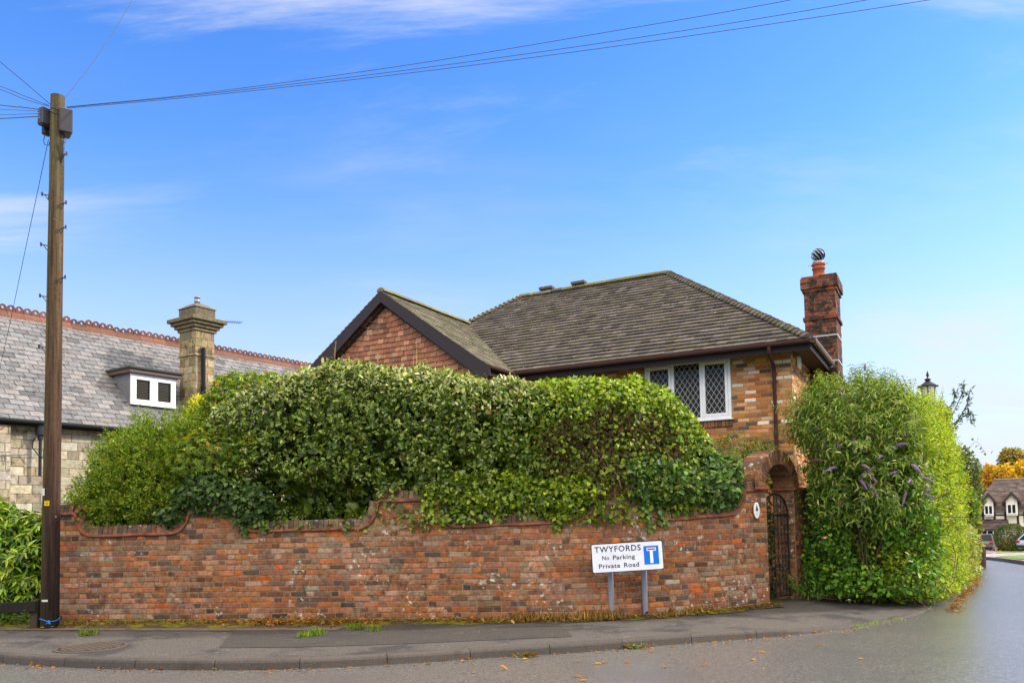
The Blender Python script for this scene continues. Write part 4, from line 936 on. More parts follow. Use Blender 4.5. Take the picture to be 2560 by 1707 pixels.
while a < A1_-.1:
    c = lin(random.choice(RC))*random.uniform(.85,1.15); dz = random.choice([0,0,0,-.05 if random.random() < .5 else 0, .01]); o = lambda x, y, z: SW_(a+x, -w_+y, RHz+z)
    b.add([o(.004,.19,-.20), o(rl-.006,.19,-.20), o(rl-.006,.02,.07), o(.004,.02,.07), o(.004,-.02,.07), o(rl-.006,-.02,.07), o(rl-.006,-.19,-.20), o(.004,-.19,-.20)], [(0,1,2,3),(3,2,5,4),(4,5,6,7),(0,3,4,7),(1,6,5,2)], c)
    for m in range(2):        # pierced crest: an arched lobe with a round hole
        cx0 = rl*(.25+.5*m); hw_ = rl*.235; n = 12; zc0 = .165+dz; q = []
        outer = [(-hw_,.05+dz*0),(-hw_,zc0+.03),(-hw_*.55,zc0+.105),(hw_*.55,zc0+.105),(hw_,zc0+.03),(hw_,.05)]
        ol = []
        for k in range(n):
            an = -math.pi/2+2*math.pi*k/n+math.pi/n; dx, dzz = math.cos(an), math.sin(an)
            t = 9
            for i in range(6):
                p, r = outer[i], outer[(i+1) % 6]; ex, ez = r[0]-p[0], r[1]-p[1]; den = dx*ez-dzz*ex
                if abs(den) > 1e-9:
                    tt = (p[0]*ez-(p[1]-zc0)*ex)/den; uu = (p[0]*dzz-(p[1]-zc0)*dx)/den
                    if tt > 0 and -.001 <= uu <= 1.001: t = min(t, tt)
            ol.append((dx*t, zc0+dzz*t))
        inn = [(.042*math.cos(-math.pi/2+2*math.pi*k/n+math.pi/n), zc0+.012+.042*math.sin(-math.pi/2+2*math.pi*k/n+math.pi/n)) for k in range(n)]
        vs = [o(cx0+x, y, z) for y in (.018,-.018) for ring in (ol, inn) for x, z in ring]; fs = []
        for k in range(n):
            j = (k+1) % n; fs += [(k,j,n+j,n+k), (2*n+k,3*n+k,3*n+j,2*n+j), (k,2*n+k,2*n+j,j), (n+k,n+j,3*n+j,3*n+k)]
        b.add(vs, fs, c*.8)
    a += rl
b.build('crested_ridge', M_terra, sroof)
b = MB(); b.tube([SW_(A0_,.06,-.03), SW_(A1_,.06,-.03)], .062, lin((26,26,28)), 10); b.box(SW_(A0_,0), fl, nl, up, lin((34,32,32)), (0,A1_-A0_), (-.02,.0), (-.14,-.01)); b.build('gutter', M_dpaint, shouse)
b = MB(); p = atp(101, 1085, SW_(0,-.05), nl); b.tube([p+up*.28, p-up*.02], .12, lin((40,40,42)), 10); b.tube([p-up*.02, p-up*.15], .07, lin((36,36,38)), 8); b.tube([p-up*.15, p-up*1.1], .04, lin((36,36,38)), 8); b.build('rainwater_pipe', M_paint, shouse)
b = MB(); p = atp(95,1090,SW_(0,.0), nl); b.tube([p, p-fl*.12-up*.12, p-fl*.14-up*.3, p+fl*.0-up*.48, p+fl*.14-up*.56], .015, lin((26,26,28)), 5); b.build('wall_cable', M_iron, shouse)
for x0, y0, x1, y1 in ((2,1137,70,1136),(2,1073,16,1062),(10,1136,14,1160)): b = MB(); b.tube([atp(x0,y0,SW_(0,-.0),nl), atp(x1,y1,SW_(0,-.0),nl)], .012, lin((110,100,96)), 5); b.build('wall_bracket', M_matte, shouse)
# dormer
do, dz0, dz1, da0, da1 = -.71, .86, 1.76, 3.84, 5.31
dorm = MB(); b = dorm
b.add([SW_(da0,do,dz0-.12), SW_(da0,do,dz1+.02), SW_(da0,-dz1/RHz*w_-.1,dz1+.02)], [(0,1,2)], lin((104,104,110))); b.add([SW_(da1,do,dz0-.12), SW_(da1,do,dz1+.02), SW_(da1,-dz1/RHz*w_-.1,dz1+.02)], [(0,1,2)], lin((104,104,110)))
b.add([SW_(da0,do-.02,dz0-.15), SW_(da1,do-.02,dz0-.15), SW_(da1,do-.02,dz1), SW_(da0,do-.02,dz1)], [(0,1,2,3)], lin((90,88,88)))
dor = dorm.build('dormer', M_slate, shouse)
b = MB(); b.bbox(SW_(0,0), fl, nl, up, lin((58,62,58)), (da0-.13,da1+.17), (-2.0,do+.22), (dz1+.115,dz1+.20), .02); b.build('flat_roof', M_matte, dor)
b = MB(); b.bbox(SW_(0,0), fl, nl, up, lin((88,66,62)), (da0-.10,da1+.13), (-1.95,do+.17), (dz1+.005,dz1+.113), .01); b.build('fascia', M_paint, dor)
b = MB(); b.box(SW_(0,0), fl, nl, up, lin((120,122,128)), (da0-.03,da1+.03), (do-.02,do+.10), (dz0-.17,dz0-.145)); b.build('lead_apron', M_matte, dor)
SPm = lambda a, d, z: SW_(a, do+.035+d, z)
dwin = casement((da0,da1), (.5,), dz0-.03, dz1, shouse, (236,236,234), .085, False, (0,1), P=SPm)
for i in range(2):
    b = MB(); a0 = da0+.20+i*.68; 
    for k in range(12): b.box(SPm(0,0,0), fl, nl, up, lin((74,72,64)), (a0-.02,a0+.36), (-.011,-.009), (dz0+.19+k*.045,dz0+.205+k*.045))
    b.build('blind', M_matte, dwin)
# stone chimney
c0, c1, o0, o1 = 5.788, 6.48, -1.16, -.35; b = MB()
CS = [(156,140,108),(144,128,98),(166,152,124),(128,116,90),(150,138,112),(112,102,84)]
def stone_block(c0, c1, o0, o1, z0, z1, crs=.24, ln=.42):
    kw = dict(bond='flemish', proud=.012, jit=.009, gapw=.012)
    brickwork(b, lambda s, z, off=0.: SW_(c0+s, o1+off, z), 0, c1-c0, z0, z1, crs, ln, CS, [4,4,3,3,3,2], (150,130,92), **kw)
    brickwork(b, lambda s, z, off=0.: SW_(c0-off, o0+s, z), 0, o1-o0, z0, z1, crs, ln, CS, [4,4,3,3,3,2], (150,130,92), **kw)
    b.add([SW_(c1,o0,z0),SW_(c1,o1,z0),SW_(c1,o1,z1),SW_(c1,o0,z1)], [(0,1,2,3)], lin((160,142,104))); b.add([SW_(c0,o0,z0),SW_(c1,o0,z0),SW_(c1,o0,z1),SW_(c0,o0,z1)], [(0,1,2,3)], lin((160,142,104)))
stone_block(c0,c1,o0,o1,-.4,2.56); stone_block(c0-.05,c1+.03,o0-.03,o1+.03,2.56,2.62,.06); stone_block(c0-.01,c1+.0,o0,o1,2.62,3.36)
zz = 3.36
for i, (e, h) in enumerate(((.06,.10),(.13,.10),(.21,.10),(.29,.12))):
    b.bbox(SW_(0,0), fl, nl, up, lin((134,120,94))*(1-.1*i), (c0-e,c1+e), (o0-e,o1+e), (zz,zz+h-.002), .012); zz += h
b.bbox(SW_(0,0), fl, nl, up, lin((104,96,80)), (c0-.03,c1+.03), (o0-.03,o1+.03), (zz,zz+.34), .02); zz += .34
cm_ = SW_((c0+c1)/2,(o0+o1)/2,0)
q = [SW_(x, y, zz) for x, y in ((c0-.06,o0-.06),(c1+.06,o0-.06),(c1+.06,o1+.06),(c0-.06,o1+.06))]; r = [cm_+(p-cm_-up*(zz))*0.55+up*(zz+.14) for p in q]; t_ = [cm_+(p-cm_-up*zz)*.18+up*(zz+.22) for p in q]
b.add(q+r+t_, [(0,1,5,4),(1,2,6,5),(2,3,7,6),(3,0,4,7),(4,5,9,8),(5,6,10,9),(6,7,11,10),(7,4,8,11),(8,9,10,11)], lin((108,100,82)))
schim = b.build('chimney', M_stone, shouse)
b = MB(); b.lathe(cm_+up*(zz+.2), [(.085,0),(.085,.06),(.095,.06),(.095,.09),(.085,.09),(.085,.2),(.095,.2),(.095,.225),(.0,.226)], lin((150,152,156)), 14); b.build('flue_cap', M_metal, schim)
pp_ = atp(240+1278/4.7525, 720+710/4.7525, SW_(0,-.26), nl); b = MB(); b.tube([pp_, pp_-up*1.62], .062, lin((34,34,38)), 12); b.tube([pp_-up*1.24, pp_-up*1.62], .07, lin((30,30,34)), 12); b.tube([pp_-up*1.24, pp_-up*1.30], .085, lin((30,30,34)), 12); b.tube([pp_-up*1.62, pp_-up*2.6], .062, lin((34,34,38)), 12); b.build('soil_pipe', M_dpaint, shouse)
aer = thing('tv_aerial', SW_(c1+.1,-.5,3.2), 'thin television aerial sticking out to the right of the stone chimney', 'aerial'); b = MB()
a0, a1 = atp(556, 804, SW_(0,-.6), nl), atp(604, 806.5, SW_(0,-.6), nl); b.tube([a0, a1], .012, lin((60,62,70)), 5); b.tube([a0, a0-fl*.25-up*.05], .012, lin((60,62,70)), 5); d = a1-a0
for k in range(8): p = a0+d*(k+.8)/8.2; b.tube([p-nl*.12-up*.025, p+nl*.12+up*.035], .007, lin((60,62,70)), 4)
b.build('boom', M_iron, aer)
# ------------------------------------------------------------------ planting behind and over the garden wall
def plant(name, loc, label, cat, group=None): return thing(name, loc, label, cat, group)
def wf(P): return P[:,1]-np.interp(P[:,0], WP[:,0], WP[:,1])
def hedge_f(xc, hx, p, wc, hw, tops, zbot, seed, nz=.16, drop=1.05):
    T = np.array([[*at(x, y, np.interp((x-1280)/2000*12.4, WP[:,0], WP[:,1])+.75)[[0,2]]] for x, y in tops])
    def f(P):
        zt = np.interp(P[:,0], T[:,0], T[:,1]); zc = zt-drop
        q = (np.abs(P[:,0]-xc)/hx)**p+(np.abs(wf(P)-wc)/hw)**3+(np.maximum(P[:,2]-zc, 0)/drop)**2.6
        d = (q**(1/3)-1)*hw; d = d+nz*2*fbm(P, 1.5, seed)+.14*fbm(P, 5., seed+5)
        d = d+.10*np.maximum(0, n3(P, 3.4, seed+7)-.55)*2
        return np.maximum(d, (zbot-P[:,2])+.25*fbm(P, 3., seed+3))
    f.top = lambda P: np.interp(P[:,0], T[:,0], T[:,1]); return f
def well_(px, py, w_, r, seed): s = s_of_px(px); return ell(wmap(s, zof(px, py), -w_), r, 2, .10, 3.5, seed, .05)
EG = [(64,84,32),(86,108,38),(110,132,46),(130,146,72),(74,96,30),(152,162,104),(136,150,48)]; EW = [4,5,4,2.6,4,1.2,1.6]
EP = [(188,188,164),(164,172,130),(202,198,174),(136,150,92),(176,178,116)]
hd1 = plant('hedge', (-2,12.6,0), 'large dark evergreen hedge with silvery leaves along its top, behind the wall', 'hedge')
f1 = hedge_f(-1.9, 3.0, 5, .98, 1.06, [(490,1140),(530,1020),(590,972),(680,948),(760,935),(850,914),(930,912),(1050,930),(1150,942),(1300,948),(1480,948)], 1.34, 11)
hol = union(well_(800,1250,.05,(.95,.62,.36),21), well_(660,1215,.15,(.35,.45,.26),22)); f1_ = f1; f1 = lambda P: np.maximum(f1_(P), -hol(P)*1.0); f1.top = f1_.top
lv = Leaves(); lo, hi = (-5.1,11.2,1.1), (1.0,13.9,4.1)
cover(lv, f1, lo, hi, 36000, .078, .50, EG, EW, .30, 'oval', .45, .2, .75, gap=lambda P, d: ((P[:,1] < 13.0) | (P[:,2] > 2.9)) & ((fbm(P, 2.8, 401) > -.12) | (d < -.2)))
cover(lv, f1, lo, hi, 11000, .078, .46, EP, None, .14, 'oval', .5, .0, .9, gap=lambda P, d: P[:,2] > f1.top(P)-.16-.5*RNG.random(len(P))**2)
fill(lv, f1, lo, hi, 8000, .2, .65, EG, EW, 'oval', -.8, -.44); fill(lv, f1_, lo, hi, 6000, .2, .65, EG, EW, 'oval', -1.1, -.62, gap=lambda P, d: P[:,2] < 2.1)
m = 12000; X_ = RNG.uniform(-5.0,3.2,m); P = np.c_[X_, np.interp(X_, WP[:,0], WP[:,1])+RNG.uniform(.55,1.6,m), RNG.uniform(.1,1.75,m)]; ll = .2*(.7+.6*RNG.random(m)); lv.put(P, rnd(m), rnd(m), ll, ll*.65, pick(m, EG, EW), 'oval')
P, Nn = shell(f1, lo, hi, 420, .08, gap=lambda P, d: (P[:,1] < 12.8)); sprigs(lv, P, Nn+V(0,0,.6)+.5*rnd(len(P)), 5, .035, .065, .5, EG, None, 'oval', .75, .25)
lv.build('foliage', M_gleaf, hd1)
TWG = lin((86,66,48))
def twigs(name, f, lo, hi, n, L, r, col, parent, gap=None, mat=None):
    P, Nn = shell(f, lo, hi, n, .3, gap); b = MB()
    for p, nn in zip(P, Nn):
        d = unit(nn*.3+RNG.standard_normal(3)); l = L*(.5+random.random()); b.tube([p-d*l*.5, p+RNG.standard_normal(3)*l*.08, p+d*l*.5+RNG.standard_normal(3)*l*.12], r*(.6+.8*random.random()), col*(.7+.7*random.random()), 3, False)
    return struct(b.build(name, mat or M_bark, parent), 'stuff')
twigs('twig', f1, lo, hi, 500, .22, .004, TWG, hd1)
branches('trunk', [(-3.6,12.7,0),(-2,12.6,0),(-.4,12.4,0)], [(-4,12.6,2.6),(-3.2,12.5,3),(-2.4,12.4,3.1),(-1.6,12.5,3),(-.8,12.3,3),(0,12.2,3),(-2.8,12.2,2.2),(-1.2,12.1,2.2)], .05, .012, lin((70,56,44)), hd1)
IG = [(108,130,36),(136,154,44),(86,110,32),(62,84,28),(160,174,58),(120,140,42)]; IW = [4,3,4,3,1.2,3]
hd2 = plant('hedge', (2,12.6,0), 'bright green ivy-covered hedge with rounded end and bare brown twigs, below the leaded window', 'hedge')
f2 = hedge_f(1.55, 1.86, 3.8, .98, 1.06, [(1330,950),(1480,946),(1580,950),(1650,970),(1720,1015),(1775,1090),(1800,1150)], 1.36, 23, .13)
def bare(P): return ((P[:,0]-1.45)/1.0)**2+((P[:,2]-2.35)/.62)**2+1.1*fbm(P, 3.2, 77)
lv = Leaves(); lo, hi = (-.3,10.9,1.1), (3.6,14.2,4.0)
cover(lv, f2, lo, hi, 26000, .062, .82, IG, IW, .26, 'heart', .45, .25, .8, gap=lambda P, d: ((P[:,1] < 13.4) | (P[:,2] > 2.8)) & ((bare(P) > 1) | (RNG.random(len(P)) < .5)))
cover(lv, f2, lo, hi, 3500, .06, .8, [(176,184,92),(160,178,70),(140,164,60)], None, .1, 'heart', .6, .0, .9, gap=lambda P, d: P[:,2] > f2.top(P)-.45)
fill(lv, f2, lo, hi, 5500, .18, .8, IG, IW, 'heart', -.7, -.3)
lv.build('foliage', M_leaf, hd2)
twigs('twig', f2, lo, hi, 1100, .26, .004, lin((92,70,48)), hd2, gap=lambda P, d: (bare(P) < 1.15) & (P[:,1] < 12.4))
branches('trunk', [(1.2,12.3,0),(2.2,12.6,0)], [(1,12,2.6),(1.6,12.2,2.8),(2.3,12.5,2.7),(2.6,12.7,2.3),(.4,12.1,2.7)], .05, .012, lin((70,56,44)), hd2)
# left bushes
YG = [(124,146,42),(148,166,50),(100,124,36),(76,100,34),(176,182,62),(112,134,46)]
hb = plant('bush', (-5.9,12.9,0), 'fine-leaved yellow-green bush spilling over the left end of the brick wall', 'bush')
f3 = union(ell((-5.75,12.85,1.95),(1.0,.85,1.15),2.2,.16,2.2,31), ell((-6.25,12.55,1.65),(.62,.65,.72),2.2,.12,2.5,32), ell((-5.0,12.9,2.35),(.75,.8,.95),2.2,.16,2.4,33))
f3b = lambda P: np.maximum(f3(P), 1.36-P[:,2]+.2*fbm(P, 4., 34))
lv = Leaves(); lo, hi = (-7.3,11.5,1.1), (-4.0,14,3.7)
cover(lv, f3b, lo, hi, 26000, .045, .42, YG, [4,3,4,3,1.5,3], .3, 'oval', .4, .15, 1.1)
fill(lv, f3b, lo, hi, 7000, .15, .6, YG, None, 'oval', -.6, -.16)
P, Nn = shell(f3b, lo, hi, 900, .08, gap=lambda P, d: P[:,2] > 1.7); sprigs(lv, P, Nn+V(0,0,.9)+.5*rnd(len(P)), 6, .035, .04, .38, YG, None, 'oval', .7, .15)
lv.build('foliage', M_sleaf, hb); twigs('twig', f3b, lo, hi, 350, .2, .0035, lin((104,88,52)), hb)
branches('trunk', (-5.7,12.8,0), [(-6.2,12.6,2),(-5.6,12.8,2.6),(-5,12.9,2.8),(-5.4,12.6,2.2)], .03, .008, lin((80,66,48)), hb)
mp = plant('maple_shrub', (-4.5,13.4,0), 'yellowing maple shrub with star-shaped leaves between the fine-leaved bush and the big hedge', 'shrub')
f4 = union(ell(at(575,1005,12.9),(.5,.4,.34),2.,.15,2.2,41), ell(at(640,975,13.1),(.62,.4,.36),2.,.2,2.2,42), ell(at(530,1135,11.95),(.7,.3,.42),2.,.15,2.2,43))
lv = Leaves(); P, Nn = shell(f4, (-5.8,11.4,1.3),(-2.6,14.4,3.9), 2600, .3); m = len(P); MPAL = [(140,156,60),(112,138,54),(170,168,62),(90,118,48),(176,146,74)]
B = nrm(Nn+V(0,0,.6)+.5*rnd(m)); A0v = nrm(rnd(m)+Nn*.3-V(0,0,.5)); A0v = nrm(A0v-(A0v*B).sum(1, keepdims=True)*B); X0 = np.cross(A0v, B); cc = pick(m, MPAL, [3,4,1.6,3,.8])
for an, sc_ in ((0,1),(.75,.85),(-.75,.85),(1.5,.55),(-1.5,.55)): lv.put(P, A0v*math.cos(an)+X0*math.sin(an), B, .085*sc_*(.7+.6*RNG.random(m)), .026, cc, 'lance')
lv.build('foliage', M_sleaf, mp); branches('trunk', (-4.4,13.5,0), [(-4.9,13.2,2.6),(-4.3,13.3,3),(-3.6,13.7,3.1),(-4.7,12.3,2)], .03, .007, lin((92,70,52)), mp)
gs = plant('golden_shrub', (-5.2,14.4,0), 'small bright golden shrub just below the black soil pipe of the stone chimney', 'shrub')
lv = Leaves(); f5 = ell(at(527,1030,14.3), (.42,.35,.3), 2, .12, 3, 51); c5 = at(527,1030,14.3)
cover(lv, f5, c5-.7, c5+.7, 2600, .05, .5, [(214,204,40),(196,190,44),(224,212,70),(160,164,40)], None, .3, 'oval', .6, .1, 1.); lv.build('foliage', M_sleaf, gs)
branches('trunk', (c5[0],c5[1],0), [c5+V(.1,0,.1), c5-V(.15,0,0), c5+V(0,.1,0)], .025, .006, lin((92,70,52)), gs)
BG = [(62,86,50),(80,104,60),(50,72,42),(98,120,74),(70,94,48)]
def ivy(fs, lo, hi, n, pal, label, L=.065, hang=None, base=None):
    t = plant('ivy', base, label, 'ivy', None); lv = Leaves(); cover(lv, fs, lo, hi, n, L, .85, pal, None, .22, 'heart', .25, .5, .6)
    b = MB()
    for (x0, y0, x1, y1) in hang or []:
        s0 = s_of_px(x0); s1 = s_of_px(x1); za, zb = zof(x0, y0), zof(x1, y1); q = np.linspace(0, 1, 12); pts = [wmap(s0+(s1-s0)*k+.03*math.sin(k*9), za+(zb-za)*k, .05+.02*math.sin(k*7)) for k in q]
        sb2 = MB(); sb2.tube(pts, .004, lin((90,74,52)), 4, False); sb2.build('stem', M_bark, t); P = np.array([pts[int(i)] for i in RNG.random(int(34*abs(za-zb)/.25)+12)*11.99])+.035*RNG.standard_normal((int(34*abs(za-zb)/.25)+12,3))
        m = len(P); nn = np.tile(V(*wallframe((s0+s1)/2)[1], 0), (m,1)); lv.put(P, rnd(m)*.6-V(0,0,.8), nn+.4*rnd(m), L*(.6+.6*RNG.random(m)), L*.75, pick(m, pal), 'heart')
    lv.build('foliage', M_leaf, t)
    return t
def well(px, py, w_, r, seed, nz=.1): s = s_of_px(px); c = wmap(s, zof(px, py), -w_); return ell(c, r, 2, nz, 3.5, seed, .05)
ivy(union(well(520,1235,.05,(.55,.28,.30),61), well(620,1262,.0,(.42,.22,.26),62), well(430,1290,.1,(.35,.2,.15),63)), (-5.6,11.2,1.2),(-3.2,12.4,2.3), 3400, BG, 'dark blue-green ivy over the second pier of the wall, below the maple', .07, [(605,1260,614,1330),(640,1270,655,1322),(585,1265,590,1305)], (-4.2,11.6,1.5))
ivy(union(well(1130,1240,.10,(.5,.18,.28),64), well(1260,1236,.08,(.5,.18,.36),65), well(1385,1245,.08,(.5,.2,.30),66), well(1470,1222,.1,(.33,.2,.3),67)), (-1.6,10.7,1.2),(1.9,12.2,2.3), 6500, IG+[(150,168,54)], 'bright lime green climber hanging over the third scoop of the wall', .06, [(1060,1250,1075,1300),(1110,1290,1105,1318),(1380,1300,1390,1325)], (0,11.2,1.4))
ivy(union(well(1640,1195,.06,(.42,.24,.38),68), well(1705,1208,.06,(.40,.22,.28),69), well(1590,1195,.05,(.3,.25,.3),70)), (1.3,10.8,1.2),(3.4,12.6,2.6), 4600, [(70,100,50),(92,124,62),(54,82,44),(112,140,78),(124,136,64)], 'mid-green ivy trailing over the wall between the sign and the arch', .065, [(1600,1225,1615,1320),(1640,1270,1648,1310)], (2.2,11.5,1.4))
ivy(union(well(1785,1205,.1,(.32,.3,.42),71), well(1832,1185,.15,(.26,.28,.32),72), well(1815,1232,.1,(.24,.2,.2),73)), (2.6,11.4,1.2),(4.4,13.2,2.8), 3600, [(84,114,66),(108,136,84),(66,94,54),(134,156,106)], 'blue-green large-leaved ivy climbing beside the left of the brick arch', .085, [], (3.4,12.2,1.5))
sh = plant('shrub', (3.9,13.8,0), 'loose green shrub against the house wall below the downpipe', 'shrub')
lv = Leaves(); f6 = union(ell(at(1840,1160,13.6),(.5,.4,.42),2,.2,3,81), ell(at(1900,1160,13.9),(.3,.3,.3),2,.15,3,82)); c6 = at(1850,1160,13.6)
P, Nn = shell(f6, c6-1, c6+1, 420, .3); sprigs(lv, P, Nn+V(0,0,.8)+.5*rnd(len(P)), 5, .05, .06, .42, [(84,112,50),(108,134,58),(66,92,44),(128,120,56)], None, 'oval', .8); lv.build('foliage', M_leaf, sh)
branches('trunk', (3.8,13.9,0), [c6+V(.2,0,.2), c6, c6-V(.2,0,0)], .02, .006, lin((88,70,50)), sh)
bs = plant('garden_bush', (4.4,14.6,0), 'shaded garden bush seen through the open arch behind the iron gate', 'bush')
lv = Leaves(); f7 = ell((4.05,14.35,1.0),(.75,.6,1.5),2.6,.15,2.5,85); cover(lv, f7, (3,13.4,-.2),(5.2,15.4,2.8), 5200, .07, .6, IG, IW, .5, 'oval', .4, .2, .9); lv.build('foliage', M_leaf, bs)
branches('trunk', (4.1,14.4,0), [(4,14.2,1.5),(4.3,14.5,1.8),(3.8,14.3,1.2)], .03, .01, lin((80,64,48)), bs)
st_ = plant('seed_stalks', at(850,960,13.4), 'dry straw-coloured flower stalks rising above the hedge before the tile-hung gable', 'plant')
b = MB()
for x0, y0, x1, y1 in ((826,925,840,852),(943,915,945,880),(1040,930,1042,858),(1066,930,1068,902),(1030,930,1034,895)):
    b = MB(); p, q = at(x0, y0+40, 13.0), at(x1, y1, 13.0); m = (p+q)/2+V(random.uniform(-.02,.02),0,0); b.tube([p, m, q], [.006,.005,.003], lin((176,146,96)), 4, False)
    for k in range(10):
        r = p+(q-p)*(.55+.045*k); d = V(random.uniform(-1,1), random.uniform(-1,1), 1.2); b.tube([r, r+unit(d)*random.uniform(.02,.05)], .003, lin((170,138,84)), 3, False)
    b.build('stalk', M_matte, st_)
# rhododendron and ground ivy at the left edge
RP = [(156,180,60),(130,160,54),(96,130,48),(70,102,40),(180,194,76)]
rh = plant('rhododendron', (-8.2,12.9,0), 'rhododendron bush with whorls of long yellow-green leaves left of the telegraph pole', 'bush')
f8 = ell((-8.3,12.85,.8),(1.5,.75,.98),2.4,.2,2.2,91); lv = Leaves()
P, Nn = shell(f8, (-10,11.7,0),(-6.6,13.8,2.0), 1500, .32); sprigs(lv, P, Nn+V(0,0,.75)+.3*rnd(len(P)), 1, .05, .15, .34, RP, [3.5,4,3,2,2], 'lance', .93, .25, None, 7); 
P, Nn = shell(f8, (-10,11.7,0),(-6.6,13.8,2.0), 700, .8); sprigs(lv, P, Nn+V(0,0,.75)+.3*rnd(len(P)), 1, .05, .15, .34, RP, [1,3,4,4,.3], 'lance', .93, .25, None, 6); lv.build('foliage', M_gleaf, rh)
branches('trunk', (-8.1,12.9,0), [(-8.8,12.7,1),(-8,12.6,1.1),(-7.4,12.7,1),(-8.4,12.5,1.3)], .04, .012, lin((76,60,46)), rh)
gi = plant('ground_ivy', (-8.2,12.1,0), 'low ivy and weeds on the ground beneath the timber rail', 'ground plant')
lv = Leaves(); f9 = ell((-8.6,12.05,.08),(1.75,.36,.22),2.6,.12,4,95); cover(lv, f9, (-10.4,11.5,0),(-6.7,12.6,.45), 2600, .055, .8, [(84,112,52),(104,132,62),(66,92,44),(120,140,70)], None, .2, 'heart', .7, .1, .7); lv.build('foliage', M_leaf, gi)

# ------------------------------------------------------------------ planting along the lane
def lane(P): d = P[:,:2]-V(6.45,11.95); return d@LN, d@LB
def lhedge(a0, a1, b0, b1, zt0, zb, seed, nz=.2, p=4., kz=0.):
    ac, ah, bc, bh = (a0+a1)/2, (a1-a0)/2, (b0+b1)/2, (b1-b0)/2
    def f(P):
        a, b = lane(P); zt = zt0+kz*a; q = (np.abs(a-ac)/ah)**p+(np.abs(b-bc)/bh)**2.8+(np.maximum(P[:,2]-zb, 0)/(zt-zb))**2.4
        return (q**(1/3)-1)*bh+nz*2*fbm(P, 1.5, seed)+.16*fbm(P, 5, seed+3)
    return f
H2P = [(160,172,44),(134,154,42),(180,184,60),(102,126,38),(192,194,78),(120,142,44)]
h2 = plant('hedge', (7.4,14.6,0), 'tall yellow-green hedge at the corner of the lane, its sunny side bright lime', 'hedge')
g2 = lhedge(.25, 5.5, .10, 2.0, 3.22, 1.8, 101, .2, 5., .10); lv = Leaves(); lo, hi = (4.3,11.3,0), (11,19,4.0)
cover(lv, g2, lo, hi, 42000, .06, .5, H2P, [4,4,2.5,3,1.2,3], .3, 'oval', .5, .05, 1.0, gap=lambda P, d: (lane(P)[1] < 1.75) & ((fbm(P, 2.4, 503) > -.16) | (d < -.2)))
fill(lv, g2, lo, hi, 9000, .17, .6, H2P, None, 'oval', -.7, -.28)
P, Nn = shell(g2, lo, hi, 520, .12, gap=lambda P, d: P[:,2] > 3.0); sprigs(lv, P, V(0,0,1)+.35*Nn+.22*rnd(len(P)), 7, .05, .055, .45, H2P, None, 'oval', .62, .0)
P, Nn = shell(g2, lo, hi, 900, .08, gap=lambda P, d: (P[:,2] < 2.9) & (lane(P)[1] < .5)); sprigs(lv, P, V(0,0,.9)+.7*Nn+.3*rnd(len(P)), 5, .045, .05, .45, H2P, None, 'oval', .7, .05)
lv.build('foliage', M_sleaf, h2); twigs('twig', g2, lo, hi, 400, .25, .004, lin((110,92,50)), h2)
branches('trunk', [(6.2,13.2,0),(7.3,14.8,0),(8.3,16.4,0)], [(6,13.2,2.6),(6.6,13.4,2.8),(7.2,14.6,3),(7.9,15.6,3),(8.6,16.6,3),(6.4,12.8,2)], .045, .012, lin((86,70,50)), h2)
cr = plant('climber', (6.0,12.3,0), 'broad-leaved green climber on the lower front of the corner hedge', 'climber')
lv = Leaves(); CPAL = [(88,130,40),(112,154,48),(66,104,38),(138,174,60),(78,118,46)]
g3 = lhedge(.0, 4.2, -.02, 2.35, 2.6, 1.2, 111, .2, 3.)
cover(lv, g3, (4.2,11.2,0), (8.5,15.5,3.0), 9500, .078, .62, CPAL, [4,3.4,4,1.5,3], .3, 'oval', .35, .35, .7, gap=lambda P, d: (lane(P)[0]+.35*np.abs(lane(P)[1]) < 1.9) & (P[:,2] < 2.6) & (P[:,2] > .12) & (lane(P)[1] > .12+.25*RNG.random(len(P))) & ((fbm(P, 2.6, 501) > -.10) | (lane(P)[1] > 1.35)))
cover(lv, g3, (4.2,11.2,0), (8.5,15.5,3.0), 1800, .14, .6, CPAL, None, .9, 'oval', .2, .3, 1.2, gap=lambda P, d: (d < -.3) & (lane(P)[0] < 2.2))
lv.build('foliage', M_leaf, cr); twigs('stem', g3, (4.2,11.2,0), (7.5,14.5,2.6), 160, .45, .006, lin((96,74,52)), cr, gap=lambda P, d: lane(P)[0] < 1.6)
bd = plant('buddleia', (5.3,12.9,0), 'arching buddleia with grey-green leaves and mauve flower spikes between the arch and the corner hedge', 'shrub')
BP = [(116,138,66),(142,160,80),(92,120,52),(170,178,126),(78,108,46),(150,160,62)]; lv = Leaves()
gb = union(ell((5.62,12.75,2.35),(.72,.75,1.1),2.2,.28,2.,121), ell((5.9,12.55,1.75),(.6,.5,.6),2.2,.24,2.,122), ell((5.3,13.0,2.85),(.62,.6,.55),2.,.26,2.,123))
lo, hi = (3.6,11.4,.2), (7.2,14,4.0)
P, Nn = shell(gb, lo, hi, 70, .1, gap=lambda P, d: (P[:,2] > 2.3) & (P[:,1] < 13.2)); sprigs(lv, P, Nn*1.1+V(-.1,-.1,.8)+.3*rnd(len(P)), 11, .062, .12, .18, BP, [3,3,3,3,2,1], 'lance', .7, .55)
P, Nn = shell(gb, lo, hi, 1050, .35); sprigs(lv, P, Nn*.9+V(0,0,.35)+.5*rnd(len(P)), 4, .06, .14, .25, BP, [4,3,4,1.8,3,1.5], 'lance', .75, .45)
P, Nn = shell(gb, lo, hi, 330, .1, gap=lambda P, d: P[:,2] > 2.5); sprigs(lv, P, Nn*.9+V(0,0,.9)+.35*rnd(len(P)), 7, .065, .13, .17, BP, [4,3,3,2,2,1.5], 'lance', .7, .5)
lv.build('foliage', M_leaf, bd)
